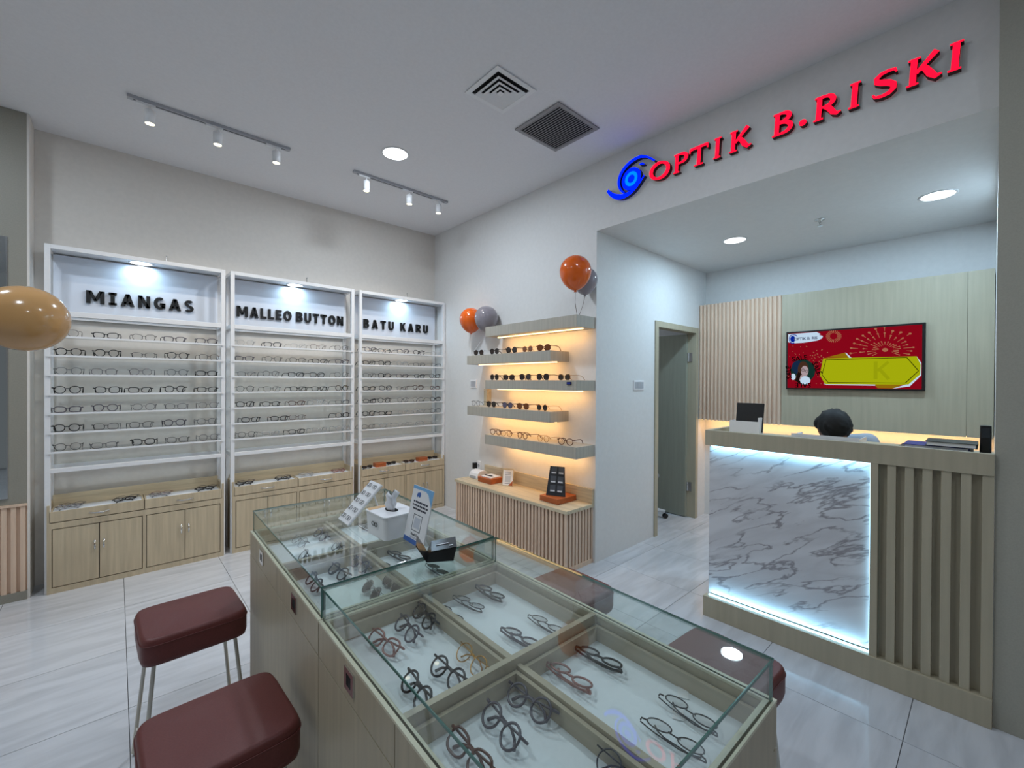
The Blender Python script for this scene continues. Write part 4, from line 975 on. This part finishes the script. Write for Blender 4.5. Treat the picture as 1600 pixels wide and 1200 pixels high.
# ------------------------------------------------------------------ stools
def stool(cx, cy, label, yaw=0):
    t = thing('stool', label, 'stool', (cx, cy, 0), 'oxblood leather stools', True, yaw)
    hx, hy, zt = .168, .158, .58
    N = 64; rings = []
    for z, sc_ in ((.480,.93),(.483,.975),(.500,1.0),(.556,1.0),(.570,.988),(.578,.96),(.581,.91)):
        P = []
        for k in range(N):
            a = 2*PI*k/N; c, s_ = math.cos(a), math.sin(a); e = 8.0
            x = math.copysign(abs(c)**(2/e), c)*hx*sc_; y = math.copysign(abs(s_)**(2/e), s_)*hy*sc_
            P.append((x, y, z))
        rings.append(P)
    b_ = MB(); V = [p for r_ in rings for p in r_]+[(0,0,.583)]
    F = [(i_*N+k, i_*N+(k+1)%N, (i_+1)*N+(k+1)%N, (i_+1)*N+k) for i_ in range(len(rings)-1) for k in range(N)]
    F.append(tuple(range(N-1,-1,-1))); F += [((len(rings)-1)*N+k, (len(rings)-1)*N+(k+1)%N, len(V)-1) for k in range(N)]
    b_.add(V, F); b_.build('seat', M['leather'], t, True)
    b_ = MB()
    seam = [(p[0]*1.004, p[1]*1.004, .557) for p in rings[3]]; b_.tube(seam, .0018, 5, True); b_.build('seam_piping', M['leather'], t, True)
    for sx in (-1,1):
        for sy in (-1,1):
            MB().tube([(sx*.125,sy*.112,.481),(sx*.168,sy*.150,.012)], .0068, 8).build('leg', M['steel'], t, True)
    for s_ in (-1,1):
        MB().tube([(-.168,s_*.150,.0085),(.168,s_*.150,.0085)], .0085, 8).build('floor_bar', M['steel'], t, True)
        MB().tube([(s_*.158,-.142,.11),(s_*.158,.142,.11)], .006, 8).build('stretcher', M['steel'], t, True)
    return t
stool(.222, 2.145, 'oxblood leather stool left of the showcase, nearer the display racks', math.radians(2))
stool(.205, 1.39, 'oxblood leather stool left of the showcase, nearest the camera', math.radians(2))
stool(1.47, .60, 'oxblood leather stool right of the showcase, facing the marble counter', math.radians(-4))
stool(1.50, 1.28, 'oxblood leather stool right of the showcase, towards the slatted console', math.radians(-2))

# ------------------------------------------------------------------ ceiling fixtures
for k, (x0, x1, xs_, lb) in enumerate(((.048,1.0,(.14,.51,.885),'grey ceiling light track with three spots, above the left rack'),(1.504,2.461,(1.60,2.02,2.34),'grey ceiling light track with three spots, near the wall corner'))):
    t = thing('light_track', lb, 'track light', ((x0+x1)/2,3.69,ZC), 'ceiling light tracks')
    MB().box(x0,x1,3.672,3.708,ZC-.020,ZC).build('track_rail', M['track'], t)
    MB().box(x0+.03,x1-.03,3.686,3.694,ZC-.0206,ZC-.020).build('track_slot', M['dark'], t)
    for x in xs_:
        hd = MB().box(x-.05,x+.05,3.677,3.703,ZC-.034,ZC-.021).tube([(x+.02,3.69,ZC-.034),(x+.02,3.69,ZC-.06)], .006, 8).build('spot_adapter', M['white'], t)
        b = MB(); b.lathe([(.026,-.145),(.028,-.145),(.028,-.06),(.020,-.055),(0,-.055)], 20, (x+.02,3.69,ZC), 0, False); b.lathe([(.026,-.145),(.024,-.135),(0,-.134)], 20, (x+.02,3.69,ZC), 0, False); b.build('spot_can', M['white'], hd, True)
        MB().lathe([(0,-.143),(.0235,-.143)], 20, (x+.02,3.69,ZC)).build('spot_lens', M['lampw'], hd)
        d = bpy.data.lights.new('spot_light','SPOT'); d.energy = 26; d.color = NEUT; d.spot_size = math.radians(100); d.spot_blend = .9; d.shadow_soft_size = .02
        o = bpy.data.objects.new('spot_light', d); COL.objects.link(o); o.parent = t; o.location = (x+.02-ORG[t][0], 0, -.148); o.rotation_euler = (math.radians(14),0,0)

# square air diffuser
t = thing('air_diffuser', 'white square air diffuser with concentric louvres in the ceiling', 'air vent', (1.767,2.062,ZC))
def sqring(x0, x1, y0, y1, w_, z0, z1, m, nm, dz=0):
    b_ = MB()
    o_ = [(x0,y0),(x1,y0),(x1,y1),(x0,y1)]; i_ = [(x0+w_,y0+w_),(x1-w_,y0+w_),(x1-w_,y1-w_),(x0+w_,y1-w_)]
    V = [(x,y,z0) for x,y in o_]+[(x,y,z0+dz) for x,y in i_]+[(x,y,z1) for x,y in o_]+[(x,y,z1+dz) for x,y in i_]
    F = []
    for k in range(4):
        j = (k+1)%4; F += [(k,j,4+j,4+k),(8+k,12+k,12+j,8+j),(k,8+k,8+j,j),(4+k,4+j,12+j,12+k)]
    b_.add(V, F); return b_.build(nm, m, t)
cx, cy = 1.767, 2.062
MB().box(cx-.155,cx+.155,cy-.155,cy+.155,ZC-.002,ZC-.0003).build('backing', M['dark'], t)
sqring(cx-.158,cx+.158,cy-.158,cy+.158,.030,ZC-.008,ZC-.0025,M['white'],'outer_frame')
for h_, nm in ((.112,'louvre'),(.078,'louvre'),(.046,'louvre')):
    sqring(cx-h_,cx+h_,cy-h_,cy+h_,.026,ZC-.022,ZC-.018,M['white'],nm,.012)
MB().box(cx-.017,cx+.017,cy-.017,cy+.017,ZC-.022,ZC-.018).build('centre_plate', M['white'], t)
# return grille
t = thing('return_grille', 'dark slatted return air grille in the ceiling near the sign', 'air vent', (2.325,2.09,ZC))
x0, x1, y0, y1 = 2.108, 2.540, 1.882, 2.300
MB().box(x0+.02,x1-.02,y0+.02,y1-.02,ZC-.002,ZC-.0003).build('backing', M['dark'], t)
sqring(x0,x1,y0,y1,.026,ZC-.010,ZC-.0025,M['grille'],'grille_frame')
sm = MB(); sm.M = Matrix.Rotation(math.radians(-12),4,'Y'); sm.box(-.0052,.0052,-(y1-y0)/2+.026,(y1-y0)/2-.026,-.0007,.0007)
sm = sm.mesh('slat', M['grille'])
for k in range(18): put('slat', sm, t, (x0+.034+k*(x1-x0-.068)/17-2.325, 0.001, -.0085))
# sprinkler
t = thing('sprinkler', 'chrome fire sprinkler in the lowered reception ceiling', 'sprinkler', (3.97,.88,ZR))
MB().lathe([(.034,0),(.034,-.004),(.012,-.010),(.012,-.02)], 20, (3.97,.88,ZR)).build('escutcheon', M['chrome'], t, True)
MB().tube([(3.958,.88,ZR-.02),(3.955,.88,ZR-.035),(3.97,.88,ZR-.046)], .003, 6).tube([(3.982,.88,ZR-.02),(3.985,.88,ZR-.035),(3.97,.88,ZR-.046)], .003, 6).build('yoke', M['chrome'], t)
MB().lathe([(.018,-.046),(.018,-.049)], 12, (3.97,.88,ZR)).build('deflector', M['chrome'], t)
# switches
def switch(name, label, c, n, axis):
    t = thing(name, label, 'switch', c)
    w_ = .05*n+.02 if n > 2 else .11
    def bx(u0,u1,z0,z1,d0,d1):
        if axis == 'x': return MB().box(c[0]-d1, c[0]-d0, c[1]+u0, c[1]+u1, c[2]+z0, c[2]+z1)
        return MB().box(c[0]+u0, c[0]+u1, c[1]-d1, c[1]-d0, c[2]+z0, c[2]+z1)
    bx(-w_/2,w_/2,-.045,.045,.0005,.009).build('plate', M['whitep'], t, bevel=.002)
    for k in range(n):
        u = -w_/2+.01+(w_-.02)*(k+.5)/n; h_ = (w_-.02)/n/2-.003
        bx(u-h_,u+h_,-.03,.03,.009,.012).build('rocker', M['track'], t)
switch('wall_switch', 'white double wall switch left of the floating shelves', (XB, 3.85, 1.472), 2, 'x')
switch('wall_switch', 'white triple wall switch on the recess wall beside the door', (3.572, YR, 1.472), 3, 'y')

# ------------------------------------------------------------------ stool in the small room
t = thing('swivel_stool', 'white swivel stool on casters seen through the open doorway', 'stool', (4.36,2.62,0))
c = (4.36,2.62,0)
MB().lathe([(.0,.44),(.17,.44),(.185,.455),(.185,.475),(.17,.49),(0,.492)], 28, c).build('seat', mat('grey_vinyl', rgb(140,144,152), .4), t, True)
MB().lathe([(.025,.07),(.025,.30),(.016,.30),(.016,.44)], 16, c).build('column', M['whitep'], t, True)
for k in range(5):
    a = 2*PI*k/5+math.radians(-60); ex, ey = c[0]+.25*math.cos(a), c[1]+.25*math.sin(a)
    MB().tube([(c[0]+.01*math.cos(a),c[1]+.01*math.sin(a),.105),(ex,ey,.072)], [.03,.018], 8).build('base_arm', M['whitep'], t, True)
    b = MB(); b.M = Matrix.Translation((ex,ey,.027)) @ Matrix.Rotation(a+.6,4,'Z') @ Matrix.Rotation(PI/2,4,'X')
    b.lathe([(.026,-.018),(.026,-.004)],14); b.lathe([(.026,.004),(.026,.018)],14); b.build('caster', M['black'], t)
    MB().tube([(ex,ey,.03),(ex,ey,.072)], .007, 6).build('caster_stem', M['black'], t)

# ------------------------------------------------------------------ person seated behind the counter
PX, PY = 3.74, .74
t = thing('office_chair', 'dark office chair hidden behind the counter under the seated person', 'chair', (PX+.10,PY+.02,0))
c = (PX+.10,PY+.02,0)
MB().rbox(c[0]-.23,c[0]+.23,c[1]-.23,c[1]+.23,.42,.478,.06,5).build('seat', FR['black'], t, bevel=.01)
MB().rbox(c[0]+.205,c[0]+.25,c[1]-.19,c[1]+.19,.58,.98,.02,4).build('backrest', FR['black'], t, bevel=.01)
MB().tube([(c[0]+.15,c[1],.43),(c[0]+.27,c[1],.46),(c[0]+.265,c[1],.70)], .018, 8).build('back_bracket', M['black'], t)
MB().lathe([(.03,.06),(.03,.42)], 14, c).build('column', M['black'], t, True)
for k in range(5):
    a = 2*PI*k/5+.3; MB().tube([(c[0],c[1],.075),(c[0]+.26*math.cos(a),c[1]+.26*math.sin(a),.05)], [.03,.018], 8).ball((c[0]+.26*math.cos(a),c[1]+.26*math.sin(a),.026),.026,10).build('base_arm', M['black'], t, True)

def remesh(bm, name, m, parent, vox=.011, smooth=6):
    o = bpy.data.objects.new('tmp', bm.mesh('tmp', m)); COL.objects.link(o)
    r_ = o.modifiers.new('r','REMESH'); r_.mode = 'VOXEL'; r_.voxel_size = vox
    s_ = o.modifiers.new('s','SMOOTH'); s_.factor = .5; s_.iterations = smooth
    dg = bpy.context.evaluated_depsgraph_get(); dg.update()
    me = bpy.data.meshes.new_from_object(o.evaluated_get(dg)); bpy.data.objects.remove(o)
    org = ORG[parent]; me.transform(Matrix.Translation((-org[0],-org[1],-org[2])))
    me.materials.clear(); me.materials.append(m); me.name = name
    for p in me.polygons: p.use_smooth = True
    q = bpy.data.objects.new(name, me); COL.objects.link(q); q.parent = parent; ORG[q] = org
    return q
def limb(bm, pts, rs):
    # tapered limb: dense balls and a tube between joints
    bm.tube(pts, rs, 12)
    for p, r_ in zip(pts, rs): bm.ball(p, r_, 14)
t = thing('person', 'person with black hair and pale grey shirt bowed behind the reception counter', 'person', (PX,PY,0))
SK = mat('skin', rgb(150,104,80), .5); SH_ = noisy(mat('pale_grey_shirt', rgb(172,180,192), .8), 90, .04); TR = mat('dark_trousers', rgb(34,36,44), .8); HA = noisy(mat('black_hair', rgb(13,12,13), .7), 160, .3, (6,6,1))
HC = Vector((3.635,.715,1.190)); fd = Vector((-.30,-.50,-.80)).normalized()      # head centre, facing down to the desk
up = Vector((-.55,-.55,.55)); up = (up-fd*up.dot(fd)).normalized(); sd_ = fd.cross(up)
def H(f_, s_, u_): return tuple(HC+fd*f_+sd_*s_+up*u_)
b = MB()
b.M = Matrix(((sd_.x,fd.x,up.x,HC.x),(sd_.y,fd.y,up.y,HC.y),(sd_.z,fd.z,up.z,HC.z),(0,0,0,1)))
b.ball((0,0,.02),(.076,.094,.095),18); b.ball((0,.028,-.045),(.058,.066,.062),16); b.ball((0,.098,-.012),(.012,.018,.020),10)
for s_ in (-1,1): b.ball((s_*.076,-.005,-.012),(.010,.018,.026),10)
b.ball((0,.088,-.055),(.022,.010,.008),10)
b.M = None
NB = Vector((PX+.03,PY+.0,1.075))
limb(b, [tuple(NB), H(-.03,0,-.07)], [.056,.052])
sh = [(PX+.02,PY+.165,1.035),(PX+.01,PY-.185,1.095)]
limb(b, [(PX+.13,PY+.01,.56),(PX+.10,PY+.01,.75),(PX+.04,PY+.01,.95)], [.125,.115,.12])
for s0, s_ in zip(sh, (1,-1)):
    el = (PX-.10, PY+s_*.235, .80); wr = (PX-.33, PY+s_*.13, .775)
    limb(b, [s0, el], [.058,.044]); limb(b, [el, wr], [.042,.029])
    b.ball((wr[0]-.05, wr[1]-s_*.01, .772), (.045,.038,.018), 12)
    for q in range(4):
        y_ = wr[1]-s_*.01+(q-1.5)*.019; limb(b, [(wr[0]-.085,y_,.772),(wr[0]-.115,y_,.768),(wr[0]-.135-.008*(q in (1,2)),y_,.757)], [.0092,.0085,.0078])
    limb(b, [(wr[0]-.03,wr[1]-s_*.045,.772),(wr[0]-.07,wr[1]-s_*.062,.765)], [.011,.009])
    hp = (PX+.11, PY+s_*.09, .545); kn = (PX-.29, PY+s_*.11, .53); an = (PX-.26, PY+s_*.11, .09)
    limb(b, [hp, kn], [.082,.060]); limb(b, [kn, an], [.056,.038]); limb(b, [an, (an[0]-.14,an[1],.045)], [.042,.036])
body = remesh(b, 'body', SK, t, .009, 5)
b = MB()
limb(b, [(PX+.13,PY+.01,.57),(PX+.10,PY+.01,.75),(PX+.04,PY+.01,.95)], [.137,.128,.133]); limb(b, [sh[0], sh[1]], [.070,.070])
b.ball((PX+.04,PY+.0,1.03),(.10,.17,.075),16)
for s0, s_ in zip(sh, (1,-1)):
    el = (PX-.10, PY+s_*.235, .80); limb(b, [s0, el], [.071,.057]); limb(b, [el, (PX-.17, PY+s_*.205, .79)], [.056,.052])
remesh(b, 'shirt', SH_, t, .010, 6)
b = MB()
for s_ in (-1,1):
    hp = (PX+.11, PY+s_*.09, .548); kn = (PX-.29, PY+s_*.11, .535); an = (PX-.26, PY+s_*.11, .12)
    limb(b, [hp, kn], [.094,.070]); limb(b, [kn, an], [.068,.052])
limb(b, [(PX+.12,PY+.08,.56),(PX+.12,PY-.06,.56)], [.11,.11])
remesh(b, 'trousers', TR, t, .011, 5)
b = MB()
b.M = Matrix(((sd_.x,fd.x,up.x,HC.x),(sd_.y,fd.y,up.y,HC.y),(sd_.z,fd.z,up.z,HC.z),(0,0,0,1)))
b.ball((0,-.018,.022),(.093,.110,.106),22); b.ball((0,-.070,-.030),(.080,.055,.078),16)
hr = random.Random(9)
for k in range(46):
    a = hr.uniform(0,2*PI); e_ = hr.uniform(-.5,1.2); b.ball((.084*math.cos(a)*math.cos(e_), -.018+.100*math.sin(a)*math.cos(e_), .022+.097*math.sin(e_)), (.017,.022,.012), 8)
remesh(b, 'hair', HA, t, .006, 9)
b = MB()
for s_ in (-1,1): b.ball(H(.088,s_*.030,.004), .009, 10)
b.build('eyes', mat('eye_white', rgb(225,222,216), .3), t, True)
b = MB()
for s_ in (-1,1): b.ball(H(.0945,s_*.030,.004), .0045, 8)
b.build('irises', FR['black'], t, True)
